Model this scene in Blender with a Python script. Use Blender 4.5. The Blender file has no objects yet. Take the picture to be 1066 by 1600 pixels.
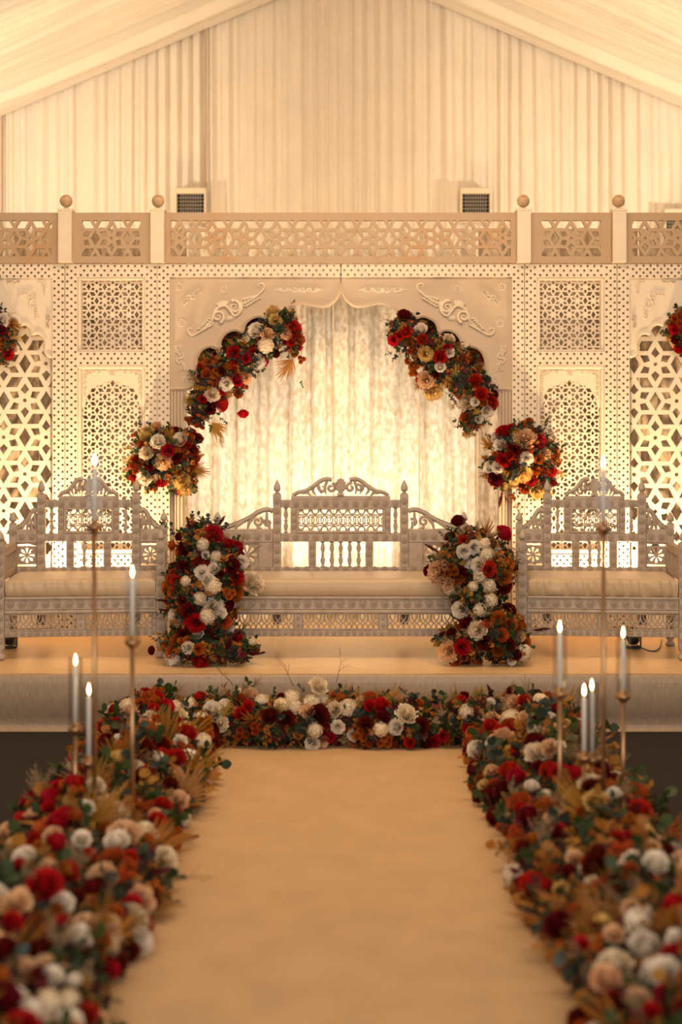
import bpy, math, random
from mathutils import Vector, Matrix, Euler
from mathutils.geometry import tessellate_polygon
from mathutils import noise as mnoise
random.seed(7)
PI = math.pi
C = bpy.context.scene.collection
sc = bpy.context.scene
F, CX, HY, CAMZ = 2150.0, 533.0, 703.0, 1.53      # focal length in pixels, principal column, horizon row, eye height

# ------------------------------------------------------------------ camera, world, lights, exposure
cam = bpy.data.cameras.new('camera'); co = bpy.data.objects.new('camera', cam); C.objects.link(co)
co.location = (0, 0, CAMZ); co.rotation_euler = (PI/2, 0, 0)
cam.sensor_fit = 'HORIZONTAL'; cam.sensor_width = 24; cam.lens = 24*F/1066
cam.shift_y = -97/1066; cam.clip_end = 60
cam.dof.use_dof = True; cam.dof.focus_distance = 8.4; cam.dof.aperture_fstop = 1.25
sc.camera = co
sc.view_settings.view_transform = 'Standard'; sc.view_settings.look = 'None'
sc.view_settings.gamma = 1; sc.view_settings.use_curve_mapping = False
sc.view_settings.exposure = 0.62
sc.cycles.use_denoising = True
sc.cycles.max_bounces = 6; sc.cycles.diffuse_bounces = 3; sc.cycles.glossy_bounces = 3
sc.cycles.transparent_max_bounces = 10; sc.cycles.caustics_reflective = False; sc.cycles.caustics_refractive = False
sc.cycles.sample_clamp_indirect = 4
w = bpy.data.worlds.new('daylight'); sc.world = w; w.use_nodes = True
w.node_tree.nodes['Background'].inputs[0].default_value = (1.0, .90, .80, 1)
w.node_tree.nodes['Background'].inputs[1].default_value = .42

def lamp(name, kind, loc, target, power, col, **kw):
    l = bpy.data.lights.new(name, kind); l.energy = power; l.color = col
    for k, v in kw.items(): setattr(l, k, v)
    o = bpy.data.objects.new(name, l); C.objects.link(o); o.location = loc
    o.rotation_euler = (Vector(target)-Vector(loc)).to_track_quat('-Z', 'Y').to_euler()
    return o
WARM = (1, .68, .37); SOFT = (1, .83, .62); WARM2 = (1, .69, .42); DAY = (1, .90, .80)
lamp('entrance_daylight', 'AREA', (0, -3.0, 3.2), (0, 7.5, .9), 240, DAY, shape='RECTANGLE', size=7, size_y=3)
lamp('overhead_fill', 'AREA', (0, 6.2, 4.3), (0, 8.4, .3), 85, WARM2, shape='RECTANGLE', size=4, size_y=1.2)  # added soft overhead fill for stage and runner, not a fitting of the tent
for s in (-1, 1):
    # uplighters on the stage behind the sofas, close to the panels
    lamp('panel_uplight', 'SPOT', (s*1.80, 8.86, .42), (s*1.86, 9.24, 2.3), 148, WARM, spot_size=math.radians(118), spot_blend=.45, shadow_soft_size=.025)
    lamp('arch_side_strip', 'AREA', (s*1.14, 9.47, 1.25), (s*.35, 9.84, 1.3), 3.5, SOFT, shape='RECTANGLE', size=.08, size_y=1.7)
    lamp('wall_uplight', 'AREA', (s*1.3, 10.35, .6), (s*.9, 12, 4.2), 31, (1, .70, .42), shape='RECTANGLE', size=2.8, size_y=.3)
    lamp('roof_uplight', 'SPOT', (s*4.2, 9.2, 2.2), (s*2.4, 11.0, 4.7), 290, SOFT, spot_size=math.radians(80), spot_blend=.9, shadow_soft_size=.15)
for s in (-1, 1): lamp('sofa_uplight', 'SPOT', (s*.24, 8.92, .40), (s*.20, 9.86, 2.0), 36, SOFT, spot_size=math.radians(84), spot_blend=.7, shadow_soft_size=.08)
lamp('arch_uplight', 'SPOT', (0, 9.44, .36), (0, 9.78, 2.9), 28, SOFT, spot_size=math.radians(125), spot_blend=.6, shadow_soft_size=.05)

# ------------------------------------------------------------------ materials
def mat(name, col, rough=.6, metal=0, spec=.5, var=0, vscale=8, col2=None, bump=0, bscale=60, stretch=(1,1,1), rnd=0, sheen=0, emit=None, estr=0, sharp=(.35,.65), bdist=.01, detail=4, hsh=.03):
    m = bpy.data.materials.new(name); m.use_nodes = True; nt = m.node_tree; b = nt.nodes['Principled BSDF']
    b.inputs['Base Color'].default_value = (*col, 1); b.inputs['Roughness'].default_value = rough
    b.inputs['Metallic'].default_value = metal; b.inputs['Specular IOR Level'].default_value = spec
    if sheen: b.inputs['Sheen Weight'].default_value = sheen
    if emit: b.inputs['Emission Color'].default_value = (*emit, 1); b.inputs['Emission Strength'].default_value = estr
    tc = nt.nodes.new('ShaderNodeTexCoord'); mp = nt.nodes.new('ShaderNodeMapping'); mp.inputs['Scale'].default_value = stretch
    nt.links.new(tc.outputs['Object'], mp.inputs[0])
    last = None
    if var or col2:
        n = nt.nodes.new('ShaderNodeTexNoise'); n.inputs['Scale'].default_value = vscale; n.inputs['Detail'].default_value = detail
        nt.links.new(mp.outputs[0], n.inputs['Vector'])
        r = nt.nodes.new('ShaderNodeMapRange'); r.inputs[1].default_value = sharp[0]; r.inputs[2].default_value = sharp[1]
        nt.links.new(n.outputs[0], r.inputs[0])
        mx = nt.nodes.new('ShaderNodeMix'); mx.data_type = 'RGBA'
        c2 = col2 or tuple(c*(1-var) for c in col)
        mx.inputs[6].default_value = (*col, 1); mx.inputs[7].default_value = (*c2, 1)
        nt.links.new(r.outputs[0], mx.inputs[0]); last = mx.outputs[2]
    if rnd:
        oi = nt.nodes.new('ShaderNodeObjectInfo'); hs = nt.nodes.new('ShaderNodeHueSaturation')
        r1 = nt.nodes.new('ShaderNodeMapRange'); r1.inputs[3].default_value = .5-rnd*hsh*.3; r1.inputs[4].default_value = .5+rnd*hsh
        r2 = nt.nodes.new('ShaderNodeMapRange'); r2.inputs[3].default_value = 1-rnd*.5; r2.inputs[4].default_value = 1+rnd*.35
        mm = nt.nodes.new('ShaderNodeMath'); mm.operation = 'FRACT'; mk = nt.nodes.new('ShaderNodeMath'); mk.operation = 'MULTIPLY'; mk.inputs[1].default_value = 7.31
        nt.links.new(oi.outputs['Random'], r1.inputs[0]); nt.links.new(oi.outputs['Random'], mk.inputs[0]); nt.links.new(mk.outputs[0], mm.inputs[0]); nt.links.new(mm.outputs[0], r2.inputs[0])
        nt.links.new(r1.outputs[0], hs.inputs['Hue']); nt.links.new(r2.outputs[0], hs.inputs['Value'])
        if last: nt.links.new(last, hs.inputs['Color'])
        else: hs.inputs['Color'].default_value = (*col, 1)
        last = hs.outputs[0]
    if last: nt.links.new(last, b.inputs['Base Color'])
    if bump:
        n = nt.nodes.new('ShaderNodeTexNoise'); n.inputs['Scale'].default_value = bscale; n.inputs['Detail'].default_value = 3
        nt.links.new(mp.outputs[0], n.inputs['Vector'])
        bp = nt.nodes.new('ShaderNodeBump'); bp.inputs['Strength'].default_value = bump; bp.inputs['Distance'].default_value = bdist
        nt.links.new(n.outputs[0], bp.inputs['Height']); nt.links.new(bp.outputs[0], b.inputs['Normal'])
    return m
M = {}
M['panel'] = mat('cream_painted_panel', (.78, .66, .50), .55, var=.10, vscale=3, bump=.15, bscale=90)
M['arch'] = mat('putty_painted_arch', (.55, .42, .29), .55, col2=(.48, .345, .22), vscale=2.2, bump=.12, bscale=60, sharp=(.45, .75))
M['rail'] = mat('whitewashed_tan_wood', (.44, .305, .178), .5, col2=(.46, .245, .095), vscale=3.2, bump=.15, bscale=60, sharp=(.5, .78))
M['ball'] = mat('bare_turned_wood', (.62, .43, .24), .5, col2=(.46, .28, .14), vscale=22, stretch=(1, 1, 2.5))
M['carve'] = mat('carved_plaster', (.80, .67, .50), .45, var=.15, vscale=30)
M['sofa'] = mat('whitewashed_carved_wood', (.42, .335, .26), .55, col2=(.28, .205, .145), vscale=14, stretch=(1, 1, 1), bump=.35, bscale=70, sharp=(.5, .8))
M['groove'] = mat('brown_antique_groove', (.16, .10, .06), .7)
M['cushion'] = mat('beige_satin_cushion', (.52, .375, .225), .42, var=.08, vscale=6, bump=.25, bscale=25, stretch=(1, 1, .4), sheen=.2)
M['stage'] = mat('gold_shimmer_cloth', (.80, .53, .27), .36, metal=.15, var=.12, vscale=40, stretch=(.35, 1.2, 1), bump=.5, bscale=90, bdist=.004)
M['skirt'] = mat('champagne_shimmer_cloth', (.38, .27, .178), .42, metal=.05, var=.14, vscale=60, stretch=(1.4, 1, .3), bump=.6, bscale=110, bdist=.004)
M['runner'] = mat('gold_beige_runner', (.57, .365, .185), .62, var=.10, vscale=6, stretch=(1, .8, 1), bump=.3, bscale=220, bdist=.003)
M['carpet'] = mat('dark_flecked_carpet', (.030, .024, .020), .95, col2=(.075, .06, .048), vscale=160, bump=.8, bscale=200, sharp=(.5, .7), spec=.15)
M['drape'] = mat('ivory_wall_drape', (.80, .70, .56), .6, var=.06, vscale=5, bump=.25, bscale=28, stretch=(1, 1, .6), sheen=.15)
M['lining'] = mat('ivory_roof_lining', (.84, .74, .58), .55, var=.05, vscale=4, bump=.12, bscale=30, sheen=.2)
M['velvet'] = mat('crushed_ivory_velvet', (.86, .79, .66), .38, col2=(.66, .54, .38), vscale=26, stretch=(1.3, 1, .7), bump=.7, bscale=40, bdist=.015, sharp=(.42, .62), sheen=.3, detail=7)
M['vent'] = mat('cream_vent_metal', (.72, .60, .42), .5)
M['grille'] = mat('grey_vent_slats', (.42, .36, .27), .5)
M['dark'] = mat('dark_void', (.015, .015, .02), .8)
M['brass'] = mat('antique_gold_metal', (.42, .245, .125), .32, metal=.9)
M['wax'] = mat('white_wax', (.86, .84, .80), .4)
M['flame'] = mat('candle_flame', (1, .8, .4), .5, emit=(1, .72, .36), estr=14)
M['black'] = mat('black_plastic', (.02, .02, .02), .35)
M['lens'] = mat('lamp_lens', (1, .8, .5), .3, emit=(1, .7, .35), estr=6)
M['foam'] = mat('dark_green_floral_base', (.016, .018, .008), .9, col2=(.03, .014, .007), vscale=20)
def petal(n, c, v=.3, r=.5, rough=.55, tr=.32):
    m = M[n] = mat(n, c, rough, var=v, vscale=14, rnd=r, spec=.35); nt = m.node_tree; b = nt.nodes['Principled BSDF']; o = nt.nodes['Material Output']
    t = nt.nodes.new('ShaderNodeBsdfTranslucent'); x = nt.nodes.new('ShaderNodeMixShader'); x.inputs[0].default_value = tr
    nt.links.new(b.inputs['Base Color'].links[0].from_socket, t.inputs[0]); nt.links.new(b.outputs[0], x.inputs[1]); nt.links.new(t.outputs[0], x.inputs[2]); nt.links.new(x.outputs[0], o.inputs[0])
petal('crimson_petal', (.56, .010, .022), r=.35); petal('burgundy_petal', (.17, .006, .010), rough=.5)
petal('cream_petal', (.93, .84, .72), .08, .15); petal('peach_petal', (.88, .55, .32), .15, .25)
petal('champagne_petal', (.90, .74, .53), .1, .2); petal('yellow_petal', (.84, .56, .20), .2, .3)
petal('rust_petal', (.56, .105, .018), .4, .6); petal('amber_leaf', (.46, .185, .030), .35, .5)
petal('green_leaf', (.050, .078, .022), .3, .7, .45); petal('blue_green_leaf', (.038, .058, .046), .3, .6, .45)
petal('burgundy_plume', (.17, .014, .030), .3, .5); petal('beige_dried', (.50, .34, .19), .25, .4)
petal('gold_dried', (.60, .38, .08), .25, .4); petal('twig_brown', (.11, .06, .035), .3, .4)
petal('rust_wisp', (.30, .06, .02), .3, .5)

def glass_mat():
    m = bpy.data.materials.new('clear_glass_tube'); m.use_nodes = True; nt = m.node_tree; nt.nodes.clear()
    o = nt.nodes.new('ShaderNodeOutputMaterial'); t = nt.nodes.new('ShaderNodeBsdfTransparent'); g = nt.nodes.new('ShaderNodeBsdfGlossy')
    g.inputs['Roughness'].default_value = .06; t.inputs[0].default_value = (.93, .92, .90, 1)
    f = nt.nodes.new('ShaderNodeLayerWeight'); f.inputs[0].default_value = .25; mx = nt.nodes.new('ShaderNodeMixShader')
    a = nt.nodes.new('ShaderNodeMath'); a.operation = 'MULTIPLY_ADD'; a.inputs[1].default_value = .75; a.inputs[2].default_value = .05; a.use_clamp = True
    nt.links.new(f.outputs['Facing'], a.inputs[0]); nt.links.new(a.outputs[0], mx.inputs[0])
    nt.links.new(t.outputs[0], mx.inputs[1]); nt.links.new(g.outputs[0], mx.inputs[2]); nt.links.new(mx.outputs[0], o.inputs[0])
    return m
M['glass'] = glass_mat()

# ------------------------------------------------------------------ mesh helpers
class MB:
    def __init__(s): s.v = []; s.f = []; s.m = []; s.sm = []
    def add(s, vs, fs, mi=0, smooth=False):
        n = len(s.v); s.v.extend(vs)
        for f in fs: s.f.append(tuple(i+n for i in f)); s.m.append(mi); s.sm.append(smooth)
        return s
    def box(s, x0, x1, y0, y1, z0, z1, c=0, mi=0):
        """box with the edges that face -y chamfered by c"""
        if c <= 0:
            vs = [(x0,y0,z0),(x1,y0,z0),(x1,y1,z0),(x0,y1,z0),(x0,y0,z1),(x1,y0,z1),(x1,y1,z1),(x0,y1,z1)]
            return s.add(vs, [(0,1,5,4),(1,2,6,5),(2,3,7,6),(3,0,4,7),(4,5,6,7),(3,2,1,0)], mi)
        a = [(x0,x1,z0,z1,y1), (x0,x1,z0,z1,y0+c), (x0+c,x1-c,z0+c,z1-c,y0)]
        vs = []
        for (p, q, r, t, y) in a: vs += [(p,y,r),(q,y,r),(q,y,t),(p,y,t)]
        fs = [(8,9,10,11), (3,2,1,0)]
        for k in (0, 1):
            for i in range(4):
                j = (i+1) % 4; fs.append((4*k+i, 4*k+j, 4*k+4+j, 4*k+4+i))
        return s.add(vs, fs, mi)
    def lathe(s, prof, cx=0, cy=0, cz=0, n=12, mi=0, axis='z', smooth=True, mis=None):
        """prof: list of (r, h)"""
        base = len(s.v)
        for (r, h) in prof:
            for i in range(n):
                a = 2*PI*i/n; p, q = r*math.cos(a), r*math.sin(a)
                s.v.append((cx+p, cy+q, cz+h) if axis == 'z' else (cx+p, cy-h, cz+q))
        for k in range(len(prof)-1):
            for i in range(n):
                j = (i+1) % n
                s.f.append((base+k*n+i, base+k*n+j, base+(k+1)*n+j, base+(k+1)*n+i)); s.m.append(mis[k] if mis else mi); s.sm.append(smooth)
        for k, rev in ((0, True), (len(prof)-1, False)):
            if prof[k][0] > 1e-5:
                f = [base+k*n+i for i in range(n)]; s.f.append(tuple(f[::-1] if rev else f)); s.m.append(mi); s.sm.append(False)
        return s
    def tube(s, pts, rad, n=5, mi=0):
        pts = [Vector(p) for p in pts]; base = len(s.v); L = len(pts)
        for k, p in enumerate(pts):
            t = (pts[min(k+1, L-1)]-pts[max(k-1, 0)]).normalized()
            u = t.cross(Vector((0, 0, 1)));  u = u if u.length > .05 else t.cross(Vector((0, 1, 0)))
            u.normalize(); q = t.cross(u); r = rad[k] if isinstance(rad, (list, tuple)) else rad
            for i in range(n):
                a = 2*PI*i/n; s.v.append(tuple(p+u*(r*math.cos(a))+q*(r*math.sin(a))))
        for k in range(L-1):
            for i in range(n):
                j = (i+1) % n; s.f.append((base+k*n+i, base+k*n+j, base+(k+1)*n+j, base+(k+1)*n+i)); s.m.append(mi); s.sm.append(True)
        return s
    def stroke(s, pts, rad, y, h, mi=0):
        """raised half-round relief stroke in the plane y (facing -y); pts (x,z), rad per point"""
        base = len(s.v); L = len(pts)
        for k, p in enumerate(pts):
            a, b = pts[min(k+1, L-1)], pts[max(k-1, 0)]
            tx, tz = a[0]-b[0], a[1]-b[1]; l = math.hypot(tx, tz) or 1; nx, nz = -tz/l, tx/l
            r = rad[k] if isinstance(rad, (list, tuple)) else rad; hh = h*min(1, r/max(rad if isinstance(rad, (list, tuple)) else [rad]))
            for (u, d) in ((-1, 0), (-.75, .7), (0, 1), (.75, .7), (1, 0)):
                s.v.append((p[0]+nx*r*u, y-hh*d, p[1]+nz*r*u))
        for k in range(L-1):
            for i in range(4):
                s.f.append((base+k*5+i, base+k*5+i+1, base+(k+1)*5+i+1, base+(k+1)*5+i)); s.m.append(mi); s.sm.append(True)
        return s
    def flat(s, pts, y0, y1, mi=0):
        """flat plate of a simple polygon (x,z), front y0, back y1"""
        tris = tessellate_polygon([[Vector((p[0], p[1], 0)) for p in pts]])
        n = len(pts); vs = [(p[0], y0, p[1]) for p in pts]+[(p[0], y1, p[1]) for p in pts]
        fs = [tuple(t) for t in tris]+[tuple(i+n for i in t[::-1]) for t in tris]+[(i, (i+1) % n, (i+1) % n+n, i+n) for i in range(n)]
        return s.add(vs, fs, mi)
    def mesh(s, name, mats, minv=None, recalc=False):
        me = bpy.data.meshes.new(name)
        vs = s.v if minv is None else [tuple(minv @ Vector(v)) for v in s.v]
        me.from_pydata(vs, [], s.f)
        for m in mats: me.materials.append(m)
        me.polygons.foreach_set('material_index', s.m); me.polygons.foreach_set('use_smooth', s.sm)
        me.update(); return me

WM = {}
def setp(o, label=None, cat=None, group=None, kind=None):
    if label: o['label'] = label
    if cat: o['category'] = cat
    if group: o['group'] = group
    if kind: o['kind'] = kind
    return o
def thing(name, loc, label, cat, group=None, rot=0):
    o = bpy.data.objects.new(name, None); C.objects.link(o); o.location = loc; o.rotation_euler = (0, 0, rot); o.empty_display_size = .1
    WM[o.name] = Matrix.Translation(Vector(loc)) @ Matrix.Rotation(rot, 4, 'Z')
    return setp(o, label, cat, group)
def obj(name, mb, mats, parent=None, world=True, label=None):
    """link one mesh object; with world=True the vertices are world coordinates, else they are local to the parent"""
    if isinstance(mats, str): mats = [mats]
    inv = WM[parent.name].inverted() if (parent and world) else None
    me = mb if isinstance(mb, bpy.types.Mesh) else mb.mesh(name, [M[m] for m in mats], inv)
    o = bpy.data.objects.new(name, me); C.objects.link(o)
    if parent: o.parent = parent; WM[o.name] = WM[parent.name].copy()
    else: WM[o.name] = Matrix()
    if label: o['label'] = label
    return o
def put(name, me, parent, loc, rot=None, scale=1, label=None):
    """child object with its own transform in the parent's frame (shared mesh data)"""
    o = bpy.data.objects.new(name, me); C.objects.link(o); o.parent = parent; o.location = loc
    if rot is not None: o.rotation_euler = rot
    o.scale = (scale,)*3 if not isinstance(scale, tuple) else scale
    if label: o['label'] = label
    return o
def X(px, Y): return (px-CX)*Y/F
def Z(py, Y): return CAMZ+(HY-py)*Y/F
def catmull(P, n=5):
    out = []
    for i in range(len(P)-1):
        p0, p1, p2, p3 = P[max(i-1, 0)], P[i], P[i+1], P[min(i+2, len(P)-1)]
        for k in range(n):
            t = k/n
            out.append(tuple(.5*((2*p1[j])+(-p0[j]+p2[j])*t+(2*p0[j]-5*p1[j]+4*p2[j]-p3[j])*t*t+(-p0[j]+3*p1[j]-3*p2[j]+p3[j])*t**3) for j in range(len(p1))))
    out.append(tuple(P[-1])); return out

# --- plates with holes
def ray_hit(c, a, poly):
    dx, dz = math.cos(a), math.sin(a); best = None
    for i in range(len(poly)):
        p, q = poly[i], poly[(i+1) % len(poly)]
        ex, ez = q[0]-p[0], q[1]-p[1]; den = dx*ez-dz*ex
        if abs(den) < 1e-12: continue
        t = ((p[0]-c[0])*ez-(p[1]-c[1])*ex)/den; u = ((p[0]-c[0])*dz-(p[1]-c[1])*dx)/den
        if t > 0 and -1e-6 <= u <= 1+1e-6 and (best is None or t > best): best = t
    return (c[0]+dx*best, c[1]+dz*best) if best else c
def clip_poly(P, R):
    x0, x1, z0, z1 = R
    for (ax, lim, sg) in ((0, x0, 1), (0, x1, -1), (1, z0, 1), (1, z1, -1)):
        out = []
        for i in range(len(P)):
            a, b = P[i], P[(i+1) % len(P)]; da, db = sg*(a[ax]-lim), sg*(b[ax]-lim)
            if da >= 0: out.append(a)
            if da*db < 0:
                t = da/(da-db); out.append((a[0]+(b[0]-a[0])*t, a[1]+(b[1]-a[1])*t))
        P = out
        if len(P) < 3: return []
    return P
def clip_seg(a, b, R):
    t0, t1 = 0, 1; d = (b[0]-a[0], b[1]-a[1])
    for (p, q) in ((-d[0], a[0]-R[0]), (d[0], R[1]-a[0]), (-d[1], a[1]-R[2]), (d[1], R[3]-a[1])):
        if abs(p) < 1e-12:
            if q < 0: return None
        else:
            r = q/p
            if p < 0: t0 = max(t0, r)
            else: t1 = min(t1, r)
    if t0 >= t1: return None
    return (a[0]+d[0]*t0, a[1]+d[1]*t0), (a[0]+d[0]*t1, a[1]+d[1]*t1)
def pierced(mb, cells, R, y0, y1, mi=0):
    """plate made of cells (outer polygon, hole polygon), clipped to rectangle R = x0,x1,z0,z1"""
    for (outer, hole) in cells:
        c = (sum(p[0] for p in hole)/len(hole), sum(p[1] for p in hole)/len(hole))
        A = sorted(math.atan2(p[1]-c[1], p[0]-c[0]) for p in list(outer)+list(hole))
        A = [a for i, a in enumerate(A) if i == 0 or a-A[i-1] > 1e-3]
        O = [ray_hit(c, a, outer) for a in A]; H = [ray_hit(c, a, hole) for a in A]
        for i in range(len(A)):
            j = (i+1) % len(A)
            q = clip_poly([H[i], O[i], O[j], H[j]], R)
            if q:
                n = len(q)
                mb.add([(p[0], y0, p[1]) for p in q], [tuple(range(n))], mi); mb.add([(p[0], y1, p[1]) for p in q], [tuple(range(n))[::-1]], mi)
            sgm = clip_seg(H[i], H[j], R)
            if sgm:
                a, b = sgm; mb.add([(a[0], y0, a[1]), (b[0], y0, b[1]), (b[0], y1, b[1]), (a[0], y1, a[1])], [(0, 1, 2, 3)], mi)
def star_cells(a, ox, oz, R, dot=True):
    """six-pointed star lattice with a petalled flower in each star; a = spacing of the flowers"""
    out = []; rows = int((R[3]-R[2])/(a*.866))+4; cols = int((R[1]-R[0])/a)+4
    j0 = int((R[2]-oz)/(a*.866))-2; i0 = int((R[0]-ox)/a)-2
    P = lambda fx, fz, r, d: (fx+a*r*math.cos(math.radians(d)), fz+a*r*math.sin(math.radians(d)))
    for j in range(j0, j0+rows):
        for i in range(i0, i0+cols):
            fx, fz = ox+a*(i+.5*(j % 2)), oz+a*.866*j
            if fx < R[0]-a or fx > R[1]+a or fz < R[2]-a or fz > R[3]+a: continue
            for k in range(6):
                d = 30+60*k
                outer = [P(fx, fz, .05, d-30), P(fx, fz, .31, d-30), P(fx, fz, .577, d), P(fx, fz, .31, d+30), P(fx, fz, .05, d+30)] if dot else [(fx, fz), P(fx, fz, .31, d-30), P(fx, fz, .577, d), P(fx, fz, .31, d+30)]
                hole = [P(fx, fz, .418, d), P(fx, fz, .274, d+22), P(fx, fz, .20, d+13), P(fx, fz, .150, d), P(fx, fz, .20, d-13), P(fx, fz, .274, d-22)]
                out.append((outer, hole))
            for k in range(3):
                d = 60*k; gx, gz = P(fx, fz, 1, d)
                outer = [P(fx, fz, .31, d), P(fx, fz, .577, d-30), P(gx, gz, .31, d+180), P(fx, fz, .577, d+30)]
                mx, mz = (fx+gx)/2, (fz+gz)/2
                hole = [P(mx, mz, .142, d), P(mx, mz, .235, d+90), P(mx, mz, .142, d+180), P(mx, mz, .235, d-90)]
                out.append((outer, hole))
    return out
def perf_cells(x0, x1, z0, z1, px, pz, hs, vertical=True):
    """rows of small square holes, every other column (or row) shifted by half a pitch"""
    out = []
    if vertical:
        nc = max(1, round((x1-x0)/px)); w_ = (x1-x0)/nc; nr = max(1, round((z1-z0)/pz)); h_ = (z1-z0)/nr
        for c in range(nc):
            for r in range(nr+1):
                a = z0+h_*(r-.5*(c % 2)); b = a+h_; a2, b2 = max(a, z0), min(b, z1)
                if b2-a2 < h_*.6: 
                    if b2-a2 > 1e-5: out.append(([(x0+w_*c, a2), (x0+w_*(c+1), a2), (x0+w_*(c+1), b2), (x0+w_*c, b2)], None))
                    continue
                cx, cz = x0+w_*(c+.5), (a+b)/2
                out.append(([(x0+w_*c, a2), (x0+w_*(c+1), a2), (x0+w_*(c+1), b2), (x0+w_*c, b2)], [(cx-hs, cz-hs), (cx+hs, cz-hs), (cx+hs, cz+hs), (cx-hs, cz+hs)]))
    else:
        for (o, h) in perf_cells(z0, z1, x0, x1, px, pz, hs, True):
            sw = lambda P: [(p[1], p[0]) for p in P][::-1]
            out.append((sw(o), sw(h) if h else None))
    return out
def perf(mb, x0, x1, z0, z1, y0, y1, vertical=True, pitch=(.0262, .0475), hs=.0072):
    cells = perf_cells(x0, x1, z0, z1, pitch[0], pitch[1], hs, vertical)
    pierced(mb, [c for c in cells if c[1]], (x0, x1, z0, z1), y0, y1)
    for (o, h) in cells:
        if h is None: mb.add([(p[0], y0, p[1]) for p in o], [(0, 1, 2, 3)])
    for (a, b, c, d) in ((x0, x0, z0, z1), (x1, x1, z0, z1)): mb.add([(a, y0, c), (a, y1, c), (a, y1, d), (a, y0, d)], [(0, 1, 2, 3)])
    for z_ in (z0, z1): mb.add([(x0, y0, z_), (x1, y0, z_), (x1, y1, z_), (x0, y1, z_)], [(0, 1, 2, 3)])

# ------------------------------------------------------------------ the setting
ZS = .31                                   # stage height
YW = 12.0                                  # back wall
m = MB().add([(-9, -6, 0), (9, -6, 0), (9, 13, 0), (-9, 13, 0)], [(0, 1, 2, 3)]); setp(obj('floor', m, 'carpet'), kind='structure')
RX = .09; RZ = Z(-75, YW); SL = .425
def roof(x): return RZ-SL*abs(x-RX)
VENTS = [(297.5, 24), (744, 24), (1063, 26)]
m = MB(); nx, nz = 1100, 16; x0, x1 = -5.6, 5.6; vs = []
for j in range(nz+1):
    for i in range(nx+1):
        x = x0+(x1-x0)*i/nx; top = roof(x)+.05; z = top*j/nz
        f = j/nz
        wv = mnoise.noise(Vector((x*1.3, 3.1, 0)))*2.2+mnoise.noise(Vector((x*3.7, f*.7, 1)))*.5
        y = .026*math.sin(x*46+wv*6)*(.55+.75*mnoise.noise(Vector((x*1.9, 0, 5))))+.010*math.sin(x*101+wv*9+f*1.3)+.03*mnoise.noise(Vector((x*5, f*1.5, 2)))
        for (vp, hw) in VENTS:
            d = abs(x-X(vp, YW)); dz = z-Z(295, YW)
            if d < .20 and 0 < dz < 1.0:
                k = (1-d/.20)*(1-dz/1.0); y += .055*k*mnoise.noise(Vector((x*26, z*18, 7)))-.03*k
        vs.append((x, YW+y, z))
fs = [(j*(nx+1)+i, j*(nx+1)+i+1, (j+1)*(nx+1)+i+1, (j+1)*(nx+1)+i) for j in range(nz) for i in range(nx)]
m.add(vs, fs, smooth=True); setp(obj('wall_back', m, 'drape'), kind='structure')
# hanging drape seams
seam = MB()
for px in (322.5, 5): seam.box(X(px, YW)-.006, X(px, YW)+.006, YW-.055, YW-.03, .5, roof(X(px, YW)))
setp(obj('trim_1', seam, 'rail'), kind='structure')
# roof lining: pleats that run from ridge to eaves, sagging between the frames
def sag(Y):
    if Y > 11.93: return .0
    if Y > 11.50: return .10+.035*math.sin((Y-11.5)/.43*PI)
    if Y > 11.36: return .02
    return .03+.17*max(0, math.sin((11.36-Y)/3.2*PI))*1 if Y > 8.16 else .03+.17*abs(math.sin((8.16-Y)/3.2*PI))
ys = []; y = 12.06
while y > 5.2: ys.append(y); y -= .022 if y > 9.6 else .06
while y > -5: ys.append(y); y -= .3
m = MB(); xs = [RX+s_*d for s_, d in [(-1, d/4) for d in range(34, 0, -1)]+[(1, d/4) for d in range(0, 35)]]; vs = []
for Y in ys:
    for x in xs:
        ax = abs(x-RX); pl = 0 if (Y > 11.95 or Y < 5.2) else .035*math.sin(Y*46+4*mnoise.noise(Vector((ax*.35, Y*1.2, 0)))*2)*(.5+.5*mnoise.noise(Vector((ax*.3, Y*2.1, 9))))+.06*mnoise.noise(Vector((ax*.25, Y*6, 4)))
        vs.append((x, Y, roof(x)-sag(Y)-pl))
n = len(xs); m.add(vs, [(j*n+i, j*n+i+1, (j+1)*n+i+1, (j+1)*n+i) for j in range(len(ys)-1) for i in range(n-1)], smooth=True)
setp(obj('ceiling', m, 'lining'), kind='structure')
# slim frame member where the roof meets the wall
m = MB()
for s_ in (-1, 1):
    a, b = RX, RX+s_*5.6
    for (Y0, Y1, d0, d1) in ((11.80, 11.95, .07, .15),):
        vs = [(xx, YY, roof(xx)-dd) for xx in (a, b) for (YY, dd) in ((Y0, d0), (Y0, d1), (Y1, d1), (Y1, d0))]
        m.add(vs, [(0, 1, 5, 4), (1, 2, 6, 5), (2, 3, 7, 6), (3, 0, 4, 7)])
setp(obj('trim_2', m, 'drape'), kind='structure')

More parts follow.
